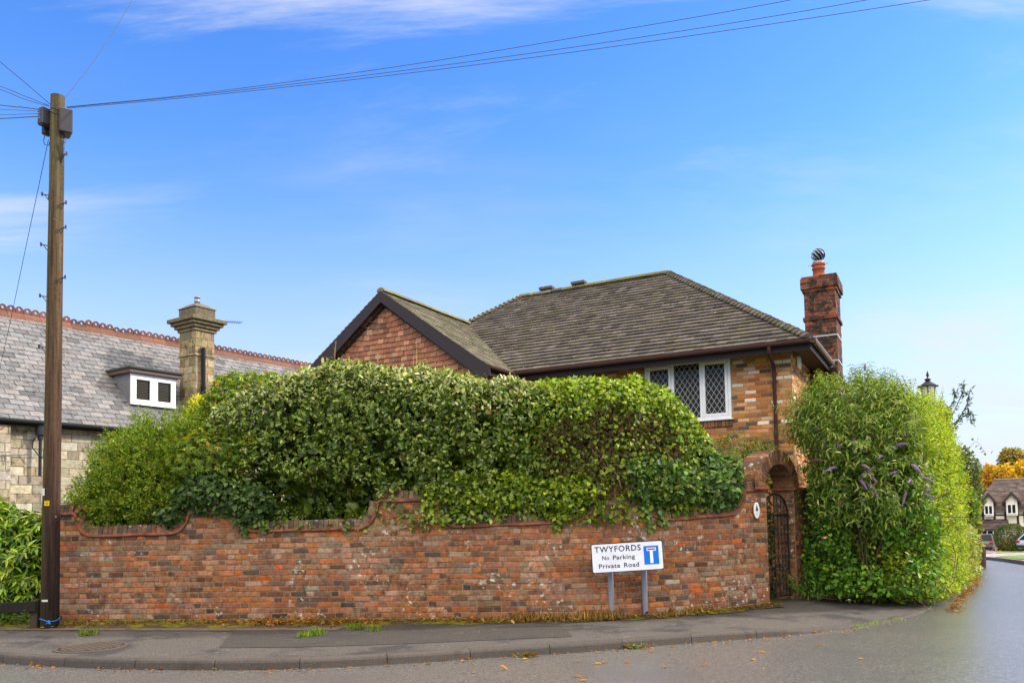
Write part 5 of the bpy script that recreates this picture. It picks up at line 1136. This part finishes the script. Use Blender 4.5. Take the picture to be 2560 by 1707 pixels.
tips, Tn = shell(gb, lo, hi, 58, .12, gap=lambda P, d: (P[:,2] > 1.6) & (P[:,1] < 12.9)); ext = [at(1990,1040,12.9), at(1975,1095,12.8), at(2150,985,13), at(2162,925,13.4), at(2175,940,13.4), at(2140,1015,12.8), at(2190,965,13.4)]
tips = np.vstack([tips, ext]); Tn = np.vstack([Tn, np.tile(V(-.3,-.2,.4), (7,1))])
branches('stem', (5.65,12.95,0), tips[::4], .014, .003, lin((84,80,48)), bd, None, .08, 7)
b2 = 0
for p, nn in zip(tips, Tn):
    b = MB(); d = unit(nn+V(0,0,.35)+.6*RNG.standard_normal(3)); L = random.uniform(.12,.22); q = random.random(); base = lin((146,114,158)) if q < .62 else lin((172,132,150)) if q < .78 else lin((112,72,60))
    pts = [p+d*L*t-V(0,0,.4)*(t*t)*L*.8 for t in np.linspace(0, 1, 7)]; b.tube(pts, [.010,.021,.023,.021,.017,.012,.004], base*.8, 7, True, False)
    for k in range(60):
        t = random.random()**.8; i = min(5, int(t*6)); c = pts[i]+(pts[i+1]-pts[i])*(t*6-i); r = .024*(1-.7*t); u = unit(RNG.standard_normal(3)); c = c+u*r; s = .0075; v1 = unit(np.cross(u, V(.2,.5,.8)))*s; v2 = np.cross(u, v1)
        b.add([c+v1, c+v2, c-v1, c-v2, c+u*s], [(0,1,4),(1,2,4),(2,3,4),(3,0,4)], base*random.uniform(.7,1.5))
    b.build('flower_spike', M_matte, bd)
lb_ = plant('low_bush', atz(2048,1500,0), 'small low bush with pointed leaves at the foot of the gate pier', 'bush'); lv = Leaves(); p0 = atz(2050,1497,0)
f10 = union(ell(p0+V(0,.1,.22),(.5,.32,.26),2,.12,4,131), ell(p0+V(.35,-.15,.15),(.4,.3,.2),2,.1,4,132)); P, Nn = shell(f10, p0-1.1, p0+1.1, 260, .2, gap=lambda P, d: P[:,2] > .03); sprigs(lv, P, Nn+V(0,0,.8)+.4*rnd(len(P)), 4, .04, .085, .22, [(84,128,52),(104,146,66),(66,104,46),(126,160,84)], None, 'lance', .8, .2); lv.build('foliage', M_leaf, lb_)
iv = plant('creeper', JR+gd*.2, 'thin pale creeper climbing the right pier of the gateway', 'creeper'); lv = Leaves(); b = MB(); pts = [JR-hd*.02+gd*(.06+.03*k)+up*(1.8-.14*k) for k in range(11)]; b.tube(pts, .006, lin((100,84,60)), 4, False); b.build('stem', M_bark, iv)
P = np.array([pts[i % 11]+RNG.standard_normal(3)*.045 for i in range(260)]); lv.put(P, rnd(260)-V(0,0,.5), -hd+.5*rnd(260), .035, .026, pick(260, [(140,160,84),(112,140,66),(164,178,110)]), 'heart'); lv.build('foliage', M_leaf, iv)
sb_ = plant('stray_branch', (8.8,15.6,2.6), 'dark stray branch sticking out from the upper right of the corner hedge', 'branch'); b = MB(); lv = Leaves()
for q in ([(2335,1110,15.6),(2380,1040,15.6),(2405,985,15.5),(2412,960,15.5)], [(2345,1120,15.6),(2390,1060,15.6),(2418,1010,15.5),(2425,975,15.5)], [(2350,1090,15.6),(2400,1045,15.6),(2425,1035,15.4),(2428,1060,15.3)], [(2350,1060,15.6),(2385,1000,15.6),(2386,975,15.6)]):
    pts = np.array([at(*k) for k in q]); b.tube(pts, .008, lin((70,58,44)), 4, False); cc = catmull(pts, 6) if len(pts) > 2 else np.linspace(pts[0], pts[1], 6); P = np.repeat(cc, 4, 0)+RNG.standard_normal((len(cc)*4,3))*.02; m = len(P); lv.put(P, rnd(m)+V(.3,0,.1), V(0,0,1)+.5*rnd(m), .10*(.6+.6*RNG.random(m)), .034, pick(m, [(84,104,56),(66,88,48)]), 'lance')
for q in ([(2395,1150,17.6),(2425,1118,17.5),(2440,1103,17.3),(2455,1120,17),(2466,1134,16.8)],):
    pts = np.array([at(*k) for k in q]); b.tube(catmull(pts), .0035, lin((70,58,44)), 4, False); P = pts[2:].repeat(3, 0)+RNG.standard_normal((9,3))*.05; lv.put(P, rnd(9), rnd(9), .075, .05, pick(9, [(96,84,58),(84,96,56)]), 'oval')
b.build('twig', M_bark, sb_); lv.build('foliage', M_leaf, sb_)
h3 = plant('low_hedge', (10.9,18.9,0), 'lower variegated hedge further along the lane, beyond the tall corner hedge', 'hedge')
g4 = lhedge(5.3, 8.9, .08, 1.4, 1.15, .6, 141, .14, 4.); lv = Leaves(); cover(lv, g4, (8.6,16,-.2),(13.6,23,1.8), 15000, .07, .5, [(150,158,96),(124,142,72),(172,174,120),(100,124,58),(186,168,84)], None, .3, 'oval', .5, .1, 1.); lv.build('foliage', M_leaf, h3)
branches('trunk', [(10,18.2,-.1),(11.2,20,-.2)], [(10,18,.9),(10.6,18.8,.9),(11.2,19.9,.9)], .03, .01, lin((86,70,50)), h3)
def tree(name, label, blobs, n, L, pal, w, base, seed, mat=None, trunk=.14, thick=.6, gap=None, ar=.6):
    t = plant(name, base, label, 'tree'); fs = union(*[ell(c, r, 2, .28*min(r), 1.5/min(r), seed+i, .12*min(r)) for i, (c, r) in enumerate(blobs)])
    lo = np.min([V(*c)-V(*r)*1.4 for c, r in blobs], 0); hi = np.max([V(*c)+V(*r)*1.4 for c, r in blobs], 0); lv = Leaves()
    cover(lv, fs, lo, hi, n, L, ar, pal, w, thick, 'oval', .5, .15, 1.1, gap); lv.build('crown', mat or M_sleaf, t)
    branches('trunk', base, [V(*c)+V(random.uniform(-.3,.3)*r[0], 0, random.uniform(0,.5)*r[2]) for c, r in blobs for _ in range(3)], trunk, trunk*.15, lin((78,64,52)), t, None, .15)
    return t
q = at(2446,1280,24.); tree('tree', 'green leafy small tree rising directly behind the low variegated hedge', [(q+V(-.5,0,.1),(.46,.6,.7)), (q+V(-.7,.2,.6),(.4,.5,.55)), (q+V(-.65,.3,-.6),(.4,.5,.6)), (q+V(-.75,.4,-1.3),(.5,.5,.7))], 5500, .11, [(88,114,50),(108,134,58),(70,96,44),(150,140,60),(126,146,84)], None, (q[0],q[1],-.5), 151)
q = at(2437,1185,31.); tree('evergreen_tree', 'dark dull-green tree against the sky just right of the tall corner hedge', [(q+V(-.4,0,.1),(.55,.6,.8)), (q+V(-.25,.2,-.8),(.6,.6,.8)), (q+V(-.55,0,.7),(.35,.4,.45)), (q+V(-.5,.3,-1.8),(.7,.7,.9)), (q+V(-.6,.4,-3),(.75,.7,1.0))], 7500, .12, [(86,98,62),(104,114,74),(70,84,54),(120,122,84)], None, (q[0],q[1],-.9), 161)

# ------------------------------------------------------------------ lamp, far house, cars, far trees
lp = at(2321, 985, 16.6); zt_ = at(2321, 926, 16.6)[2]; lm = thing('street_lamp', (lp[0],lp[1],0), 'black heritage lantern with a spiked finial showing above the corner hedge', 'street lamp')
BK = lin((26,27,32)); o_ = V(lp[0],lp[1],zt_); b = MB(); b.lathe(V(lp[0],lp[1],-.3), [(.09,0),(.09,.9),(.05,1.0),(.04,2.9)], BK, 12); b.tube([V(lp[0],lp[1],2.5), o_-up*1.0], .04, BK, 10); b.build('post', M_iron, lm)
b = MB(); b.lathe(o_, [(.0,0),(.012,-.03),(.028,-.09),(.030,-.11),(.012,-.135),(.012,-.155),(.03,-.165),(.062,-.18),(.066,-.2),(.04,-.215),(.045,-.225),(.10,-.27),(.17,-.315),(.20,-.325),(.20,-.345),(.0,-.345)], BK, 18); b.build('lantern_roof', M_iron, lm)
b = MB()
b.lathe(o_, [(.15,-.346),(.10,-.72),(.0,-.72)], lin((226,222,204)), 6, False); lg = b.build('lantern_glass', M_paint, lm); b = MB()
for k in range(6): a = 2*math.pi*k/6; b.tube([o_+V(math.cos(a)*.155, math.sin(a)*.155, -.34), o_+V(math.cos(a)*.104, math.sin(a)*.104, -.74)], .010, BK, 5)
b.lathe(o_, [(.12,-.72),(.12,-.75),(.05,-.86),(.04,-1.02)], BK, 12); b.build('lantern_frame', M_iron, lm)

PC_ = gpt(2482, 1372); PC_ = at(2482, 1371, 86.); fv = unit(V(PC_[0], PC_[1], 0)); fr = V(fv[1], -fv[0], 0)
def FH(px, py, off=0.): return atp(px, py, PC_+fv*off, fv)
far = thing('timbered_house', V(PC_[0], PC_[1], PC_[2]-.1), 'distant cream and black timbered house with dark roof and two gabled dormers', 'house')
CRM = lin((236,226,204)); TIM = lin((58,46,42)); RFD = [(96,82,78),(84,72,70),(108,92,86)]
def hx(px): return np.dot(FH(px, 1300)-PC_, fr)
zf = lambda py: FH(2482, py)[2]
b = MB(); x0, x1 = hx(2437), hx(2660); zb = PC_[2]-.6; ze = zf(1277)
b.box(V(PC_[0],PC_[1],0), fr, fv, up, CRM, (x0,x1), (0,8), (zb,ze)); b.build('wall', M_matte, far)
b = MB(); b.box(V(PC_[0],PC_[1],0), fr, -fv, up, lin((170,110,84)), (hx(2470),hx(2527)), (.003,.6), (zb,zf(1350))); b.build('brick_plinth', M_hbrick, far)
b = MB(); rz_ = atp(2500, 1199, PC_+fv*4, fv)[2]; O_ = V(PC_[0],PC_[1],0)
rise = rz_-ze+.1; sl_ = math.hypot(rise, 4.5); xl = hx(2437)-.4
tile_slope(b, O_+fr*xl-fv*.5+up*(ze-.1), fr, fv*(4.5/sl_)+up*(rise/sl_), lambda t: (t*.42, x1-xl), sl_, .5, .28, .02, RFD)
b.add([O_+fr*x1+fv*4+up*rz_, O_+fr*(xl+sl_*.42)+fv*4+up*rz_, O_+fr*xl+fv*8.4+up*(ze-.1), O_+fr*x1+fv*8.4+up*(ze-.1)], [(0,1,2,3)], lin((90,78,74))); b.add([O_+fr*(xl+sl_*.42)+fv*4+up*rz_, O_+fr*xl+fv*8.4+up*(ze-.1), O_+fr*xl-fv*.5+up*(ze-.1)], [(0,1,2)], lin((90,78,74)))
b.build('roof', M_tile, far)
b = MB(); b.tube([O_+fr*(xl+sl_*.42)+fv*4+up*(rz_+.02), O_+fr*x1+fv*4+up*(rz_+.02)], .14, lin((140,124,112)), 6); b.build('ridge', M_tile, far)
Od = O_-fv*.62
for ax_, ay_, lx, rx_, by, w0, w1, wy0, wy1 in ((2473.5,1231,2454,2495,1254.5,2461.5,2484,1262,1286),(2531,1230,2507,2555,1253,2518,2542.5,1260,1285),(2590,1230,2566,2614,1253,2577,2601,1260,1285)):
    dm = MB(); cx, lz, hz = hx(ax_), zf(by), zf(ay_); wl, wr_ = hx(lx)+.35, hx(rx_)-.35; zs_ = zf(wy1)-.15
    dm.prism([Od+fr*x+up*z-fv*.04 for x, z in ((wl,zs_),(wr_,zs_),(wr_,lz),(cx,hz-.15),(wl,lz))], fv*3.2, CRM); d_ = dm.build('dormer', M_matte, far)
    rb = MB()
    for e in (hx(lx), hx(rx_)):
        tl = unit(V(0,0,1)*(hz-lz+.1)+fr*(cx-e)); L = math.hypot(hz-lz+.1, cx-e); rb.prism([Od+fr*e+up*(lz-.1)-fv*.35, Od+fr*cx+up*hz-fv*.35, Od+fr*cx+up*hz+fv*3.4, Od+fr*e+up*(lz-.1)+fv*3.4], up*.09, lin((112,98,92)))
    rb.build('dormer_roof', M_tile, d_); rb = MB()
    for e in (hx(lx), hx(rx_)): rb.prism([Od+fr*e+up*(lz-.12)-fv*.37, Od+fr*cx+up*(hz-.02)-fv*.37, Od+fr*cx+up*(hz-.34)-fv*.37, Od+fr*(e+(cx-e)*.12)+up*(lz-.30)-fv*.37], fv*.05, TIM)
    rb.build('bargeboard', M_paint, d_)
    casement((hx(w0),hx(w1)), (.5,), zf(wy1), zf(wy0), far, (236,236,232), .10, False, (), P=lambda a, d, z: Od+fr*a-fv*(d+.08)+up*z)
b = MB()
b.box(O_, fr, -fv, up, TIM, (x0,x1), (.003,.06), (zf(1289),zf(1286)))
for px in (2446,2458,2487,2514,2545,2562): b.box(O_, fr, -fv, up, TIM, (hx(px)-.10,hx(px)+.10), (.003,.055), (zf(1308),ze))
for px in (2545,): b.box(O_, fr, -fv, up, TIM, (hx(px)-.13,hx(px)+.13), (.003,.058), (zb,zf(1308)))
b.build('timber_frame', M_wood, far)
b = MB(); tl = unit(fv*1.6+up*(zf(1297)-zf(1321))); tile_slope(b, O_+fr*hx(2436)-fv*1.6+up*zf(1321), fr, tl, lambda t: (0, hx(2525)-hx(2436)-t*.12), math.hypot(1.6, zf(1297)-zf(1321)), .5, .26, .02, [(84,70,68),(74,62,60),(94,80,76)]); b.box(O_, fr, -fv, up, TIM, (hx(2440),hx(2502)), (1.45,1.55), (zf(1323)-.05,zf(1321)-.02)); b.build('porch_roof', M_tile, far)
b = MB(); b.box(O_, fr, -fv, up, lin((178,120,92)), (hx(2474),hx(2502)), (.61,1.3), (zb,zf(1350))); b.build('bay_wall', M_hbrick, far)
casement((hx(2452),hx(2497)), (.33,.66), zf(1350), zf(1323), far, (232,232,232), .10, False, (), P=lambda a, d, z: O_+fr*a-fv*(d+1.25)+up*z)
b = MB(); b.bbox(O_, fr, -fv, up, lin((226,226,226)), (hx(2451),hx(2498)), (.9,1.45), (zf(1351.5),zf(1350)), .03); b.build('window_sill', M_paint, far)

def car(loc, yaw, col, L, Wd, H, label, name='parked_car', kind='hatch'):
    t = thing(name, loc, label, 'car', 'cars parked before the timbered house', yaw); hw = Wd/2; c = lin(col)
    z0 = .22; belt = .62*H
    if kind == 'suv': prof = [(-.5*L,.42),(-.495*L,belt*.8),(-.48*L,belt),(.20*L,belt),(.44*L,belt*.88),(.5*L,belt*.62),(.5*L,.34),(.46*L,z0),(-.46*L,z0)]; cab = [(-.47*L,belt),(-.42*L,H*.97),(-.36*L,H),(.02*L,H),(.22*L,belt)]
    else: prof = [(-.5*L,.40),(-.5*L,belt*.75),(-.46*L,belt),(.22*L,belt),(.45*L,belt*.84),(.5*L,belt*.6),(.5*L,.32),(.46*L,z0),(-.46*L,z0)]; cab = [(-.455*L,belt),(-.33*L,H*.97),(-.26*L,H),(.02*L,H),(.25*L,belt)]
    def loft(b, prof, hw0, inset, col):
        n = len(prof); m = V(sum(p[0] for p in prof)/n, 0, sum(p[1] for p in prof)/n); rings = []
        for y, k in ((-hw0,.93),(-hw0+inset,1.),(hw0-inset,1.),(hw0,.93)): rings.append([V(m[0]+(x-m[0])*k, y, m[2]+(z-m[2])*k) for x, z in prof])
        vs = [v for r in rings for v in r]; b.add(vs, [[i*n+j, i*n+(j+1) % n, (i+1)*n+(j+1) % n, (i+1)*n+j] for i in range(3) for j in range(n)]+[list(range(n))[::-1], list(range(3*n, 4*n))], col)
    b = MB(); loft(b, prof, hw, .12, c)
    n = len(cab); vs = []                                          # roof shell and pillars, leaning inwards
    for y in (-1, 1):
        for x, z in cab: k = (z-belt)/(H-belt); vs.append(V(x, y*(hw-.06-.18*k), z))
    rf = MB(); rf.add([V(x, y*(hw-.05-.17*((z-belt)/(H-belt))), z+.015) for y in (-1,1) for x, z in cab[1:4]], [(0,1,4,3),(1,2,5,4)], c)
    for sgn in (-1,1):
        for i in (0,3): 
            p, q = cab[i], cab[i+1]; rf.tube([V(p[0], sgn*(hw-.06), p[1]), V(q[0], sgn*(hw-.06-.18*((q[1]-belt)/(H-belt))), q[1])], .05, c, 6)
        rf.tube([V(-.15*L, sgn*(hw-.05), belt), V(-.13*L, sgn*(hw-.22), H*.98)], .04, c, 6)
    b.v += rf.v; b.f += [[i+b.n for i in f] for f in rf.f]; b.c += rf.c; b.sm += rf.sm; b.n += rf.n
    b.build('body', M_carpaint, t, True)
    g = MB(); g.add(vs, [[i, i+1, n+i+1, n+i] for i in range(n-1) if i not in (1,2)]+[list(range(n)), list(range(2*n-1, n-1, -1))], (.02,.02,.02)); g.build('window', M_glass, t, True)
    for sx_ in (-.31*L, .31*L):
        for sy_ in (-1, 1):
            w_ = MB(); r = .32; w_.lathe(V(sx_, sy_*(hw-.19), r), [(.0,0),(r*.62,0),(r,.03),(r,.19),(r*.92,.205),(r*.66,.205)], lin((24,24,26)), 18, False, V(0,sy_,0)); wo = w_.build('wheel', M_matte, t, True)
            w_ = MB(); w_.lathe(V(sx_, sy_*(hw-.0), r), [(.0,.02),(.06,.02),(.2,.0),(r*.68,.012),(r*.68,-.01)], lin((150,152,156)), 10, False, V(0,sy_,0)); w_.build('rim', M_metal, wo, True)
    for sy_ in (-1,1):
        l = MB(); l.bbox(V(-.5*L, sy_*(hw-.22), belt*.86), V(1,0,0), V(0,1,0), up, lin((170,24,28)), (-.02,.12), (-.17,.17), (-.10,.10), .03); l.build('tail_light', M_paint, t, True)
        l = MB(); l.bbox(V(.47*L, sy_*(hw-.24), belt*.72), V(1,0,0), V(0,1,0), up, lin((220,224,230)), (-.06,.06), (-.16,.16), (-.07,.07), .03); l.build('headlight', M_paint, t, True)
        l = MB(); l.bbox(V(.17*L, sy_*(hw+.06), belt+.04), V(1,0,0), V(0,1,0), up, c, (-.06,.06), (-.09,.09), (-.06,.06), .03); l.build('wing_mirror', M_carpaint, t, True)
    l = MB(); l.bbox(V(-.505*L, 0, .42), V(1,0,0), V(0,1,0), up, lin((40,40,44)), (-.04,.06), (-hw+.12,hw-.12), (-.12,.12), .03); l.build('bumper', M_paint, t, True)
    l = MB(); l.box(V(-.505*L-.046, 0, .62), V(1,0,0), V(0,1,0), up, lin((222,190,60)), (-.006,0), (-.25,.25), (-.055,.055)); l.build('number_plate', M_paint, t, True)
    return t
M_carpaint = mk('car_paint', .3, .5, .04, 3, .0, 5, coat=.6)
def place(px, py, Y): p = at(px, py, Y); return (p[0], p[1], p[2])
car(place(2467, 1377, 80.), R_(52), (98,92,86), 4.6, 1.85, 1.72, 'dark grey off-road car at the end of the lane hedge', kind='suv')
car(place(2594, 1372, 74.), R_(10), (24,104,190), 4.2, 1.75, 1.5, 'bright blue hatchback behind the silver car at the right edge')
car(place(2618, 1377, 66.), R_(10), (176,188,206), 4.3, 1.75, 1.5, 'pale silver-blue car in front of the blue hatchback at the right edge')
for tname, lab, px, py, Y, r, h, n in (('topiary_bush','neatly clipped round topiary bush in front of the timbered house',2529,1345,72.,1.32,1.3,9000),):
    c = at(px, py, Y); t = plant(tname, (c[0],c[1],c[2]-1.2), lab, 'bush'); lv = Leaves(); f = ell(c, (r,r,h), 2.2, .05, 2, 171, .05)
    cover(lv, f, c-2, c+2, n, .10, .6, [(84,96,48),(70,82,42),(100,110,58)], None, .25, 'oval', .4, .0, .8); lv.build('foliage', M_leaf, t); branches('trunk', (c[0],c[1],c[2]-1.4), [c, c+V(.4,0,.3), c-V(.4,0,-.2)], .08, .02, lin((70,58,44)), t)
OR = [(206,150,44),(224,168,52),(186,132,50),(168,140,70),(212,176,88)]; BR_ = [(150,138,84),(128,124,72),(172,146,84),(112,108,64),(190,156,80)]
q = at(2483,1192,104.); tree('autumn_tree', 'orange autumn tree behind the left end of the timbered house roof', [(q,(1.9,1.6,1.5)), (q+V(-1.2,0,-.6),(1.3,1.2,1.3)), (q+V(1.1,0,-1),(1.5,1.2,1.6))], 3600, .42, OR, None, (q[0],q[1],-5.5), 181, None, .25, .9)
q = at(2536,1165,108.); tree('autumn_tree', 'tall brown-green autumn tree above the two dormers of the timbered house', [(q+V(-.3,0,.6),(1.6,1.3,1.9)), (q+V(.9,0,-1.2),(1.9,1.5,1.6)), (q+V(-1.2,0,-1.8),(1.4,1.3,1.3))], 4200, .40, BR_, None, (q[0],q[1],-5.5), 191, None, .28, .9)
q = at(2530,1190,101.); tree('yellow_tree', 'yellow tree low behind the ridge, under the tall brown-green tree', [(q+V(-.9,0,-.1),(1.2,1.1,1.5)), (q+V(1.5,0,.2),(1.5,1.1,1.5))], 3000, .40, [(214,170,58),(198,156,52),(226,188,90),(170,150,60)], None, (q[0],q[1],-5.5), 201, None, .22, .9)
q = at(2600,1165,104.); tree('autumn_tree', 'golden autumn tree rising at the right edge of the picture', [(q,(2.4,1.6,2.2)), (q+V(-1.4,0,-1.2),(1.8,1.4,1.6)), (q+V(2,0,-1),(2,1.4,1.8))], 4200, .42, OR+BR_[:2], None, (q[0],q[1],-5.5), 211, None, .28, .9)

# ------------------------------------------------------------------ leaf litter, grass, weeds
lv = Leaves(); n = 2400; s = RNG.random(n)*WL; off = .03+np.abs(RNG.standard_normal(n))*np.interp(s, [0,4.6,6,11], [.22,.22,.10,.10]); P = np.array([wmap(a, .035, o) for a, o in zip(s, off)]); m = n
lv.put(P, rnd(m)*V(1,1,.25), V(0,0,1)+.35*rnd(m), .03+.04*RNG.random(m), .024, pick(m, [(128,86,52),(150,104,58),(104,74,48),(168,140,70),(96,92,48)]), 'oval')
for c, r, k in (((-3.35,11.35),(.35,.14),160), ((-2.4,11.25),(.3,.12),90), ((-.4,11.1),(.5,.1),70)):
    P = np.c_[c[0]+RNG.standard_normal(k)*r[0], c[1]+RNG.standard_normal(k)*r[1], .03+.05*RNG.random(k)]; lv.put(P, rnd(k)*V(1,1,.4), V(0,0,1)+.5*rnd(k), .07, .04, pick(k, [(150,96,56),(128,82,50),(176,128,72)]), 'oval')
k = 260; i = RNG.integers(20, len(KC)-30, k); P = np.c_[KC[i]+RNG.standard_normal((k,2))*.06+V(.02,-.09), np.full(k,-.088)]; lv.put(P, rnd(k)*V(1,1,.2), V(0,0,1)+.3*rnd(k), .03+.035*RNG.random(k), .02, pick(k, [(150,98,60),(176,120,70),(120,84,56)]), 'oval')
P = np.array([[*atz(x, y, -.085)] for x, y in ((1504,1657),(1507,1655),(1774,1661),(1450,1650),(1560,1652),(1452,1690),(1880,1645),(1630,1625),(2160,1645),(2060,1560),(1090,1585),(1250,1595),(1930,1598))]+[[*atz(RNG.uniform(900,2300), RNG.uniform(1600,1700), -.09)] for _ in range(12)]); k = len(P); lv.put(P, rnd(k)*V(1,1,.15), V(0,0,1)+.25*rnd(k), .06+.04*RNG.random(k), .04, pick(k, [(206,158,50),(184,122,60),(160,104,60)]), 'oval')
k = 420; a = RNG.random(k)*7; P = np.c_[V(6.45,12.1)+LN*a[:,None]-LB*(.02+np.abs(RNG.standard_normal(k))*.07)[:,None], np.full(k,-.085)]; lv.put(P, rnd(k)*V(1,1,.2), V(0,0,1)+.3*rnd(k), .04+.04*RNG.random(k), .03, pick(k, [(120,80,50),(150,100,58),(96,74,50),(176,120,60)]), 'oval')
struct(lv.build('fallen_leaves', M_sleaf), 'stuff')
lv = Leaves()
def tufts(cen, nb, h, spread, pal):
    P = np.array(cen)[RNG.integers(len(cen), size=nb)]+np.c_[RNG.standard_normal((nb,2))*spread, np.zeros(nb)]; A = V(0,0,1)+.55*rnd(nb); lv.put(P, A, rnd(nb), h*(.5+.8*RNG.random(nb)), .006, pick(nb, pal), 'lance')
GPAL = [(120,146,50),(96,124,44),(150,164,70)]; DRY = [(172,140,92),(150,116,76),(190,160,110)]
tufts([atz(x, y, .0) for x, y in ((888,1573),(893,1572),(940,1577),(790,1588),(770,1590),(760,1592),(210,1588),(230,1586),(800,1584))], 420, .09, .045, GPAL)
tufts([wmap(a, .0, .12) for a in np.linspace(.2,4.6,20)], 500, .07, .06, GPAL+DRY[:1]); tufts([wmap(a, .0, .08) for a in np.linspace(7.0,8.4,16)], 420, .15, .06, DRY); tufts([wmap(a, .0, .08) for a in np.linspace(9.2,9.9,8)], 160, .12, .05, DRY); tufts([wmap(a, .0, .1) for a in np.linspace(4.8,11.2,30)], 380, .05, .05, DRY+GPAL[:1])
tufts([atz(x, y, -.02) for x, y in ((2150,1569),(2190,1560),(2240,1550))], 120, .05, .06, GPAL)
struct(lv.build('grass', M_sleaf), 'stuff')
for px, py, lab in ((1770,1599,'largest weed tuft in the gutter under the kerb, right of the sign'),(1580,1619,'small weed with brown leaves in the gutter below the sign'),(1315,1640,'tiny weed in the gutter left of the sign')):
    p = atz(px, py, -.095); t = plant('weed', p, lab, 'weed', 'weeds in the gutter'); lv = Leaves(); k = 46 if px != 1315 else 26; a = RNG.random(k)*6.28; P = np.tile(p, (k,1))+RNG.standard_normal((k,3))*V(.06,.02,.004)
    lv.put(P, np.c_[np.cos(a)*1.2, np.sin(a)*.7, .35+.6*RNG.random(k)], V(0,0,1)+.4*rnd(k), .09*(.6+.8*RNG.random(k)), .018, pick(k, [(112,128,60),(140,140,76),(150,100,60),(128,84,54)]), 'lance'); lv.build('foliage', M_leaf, t)
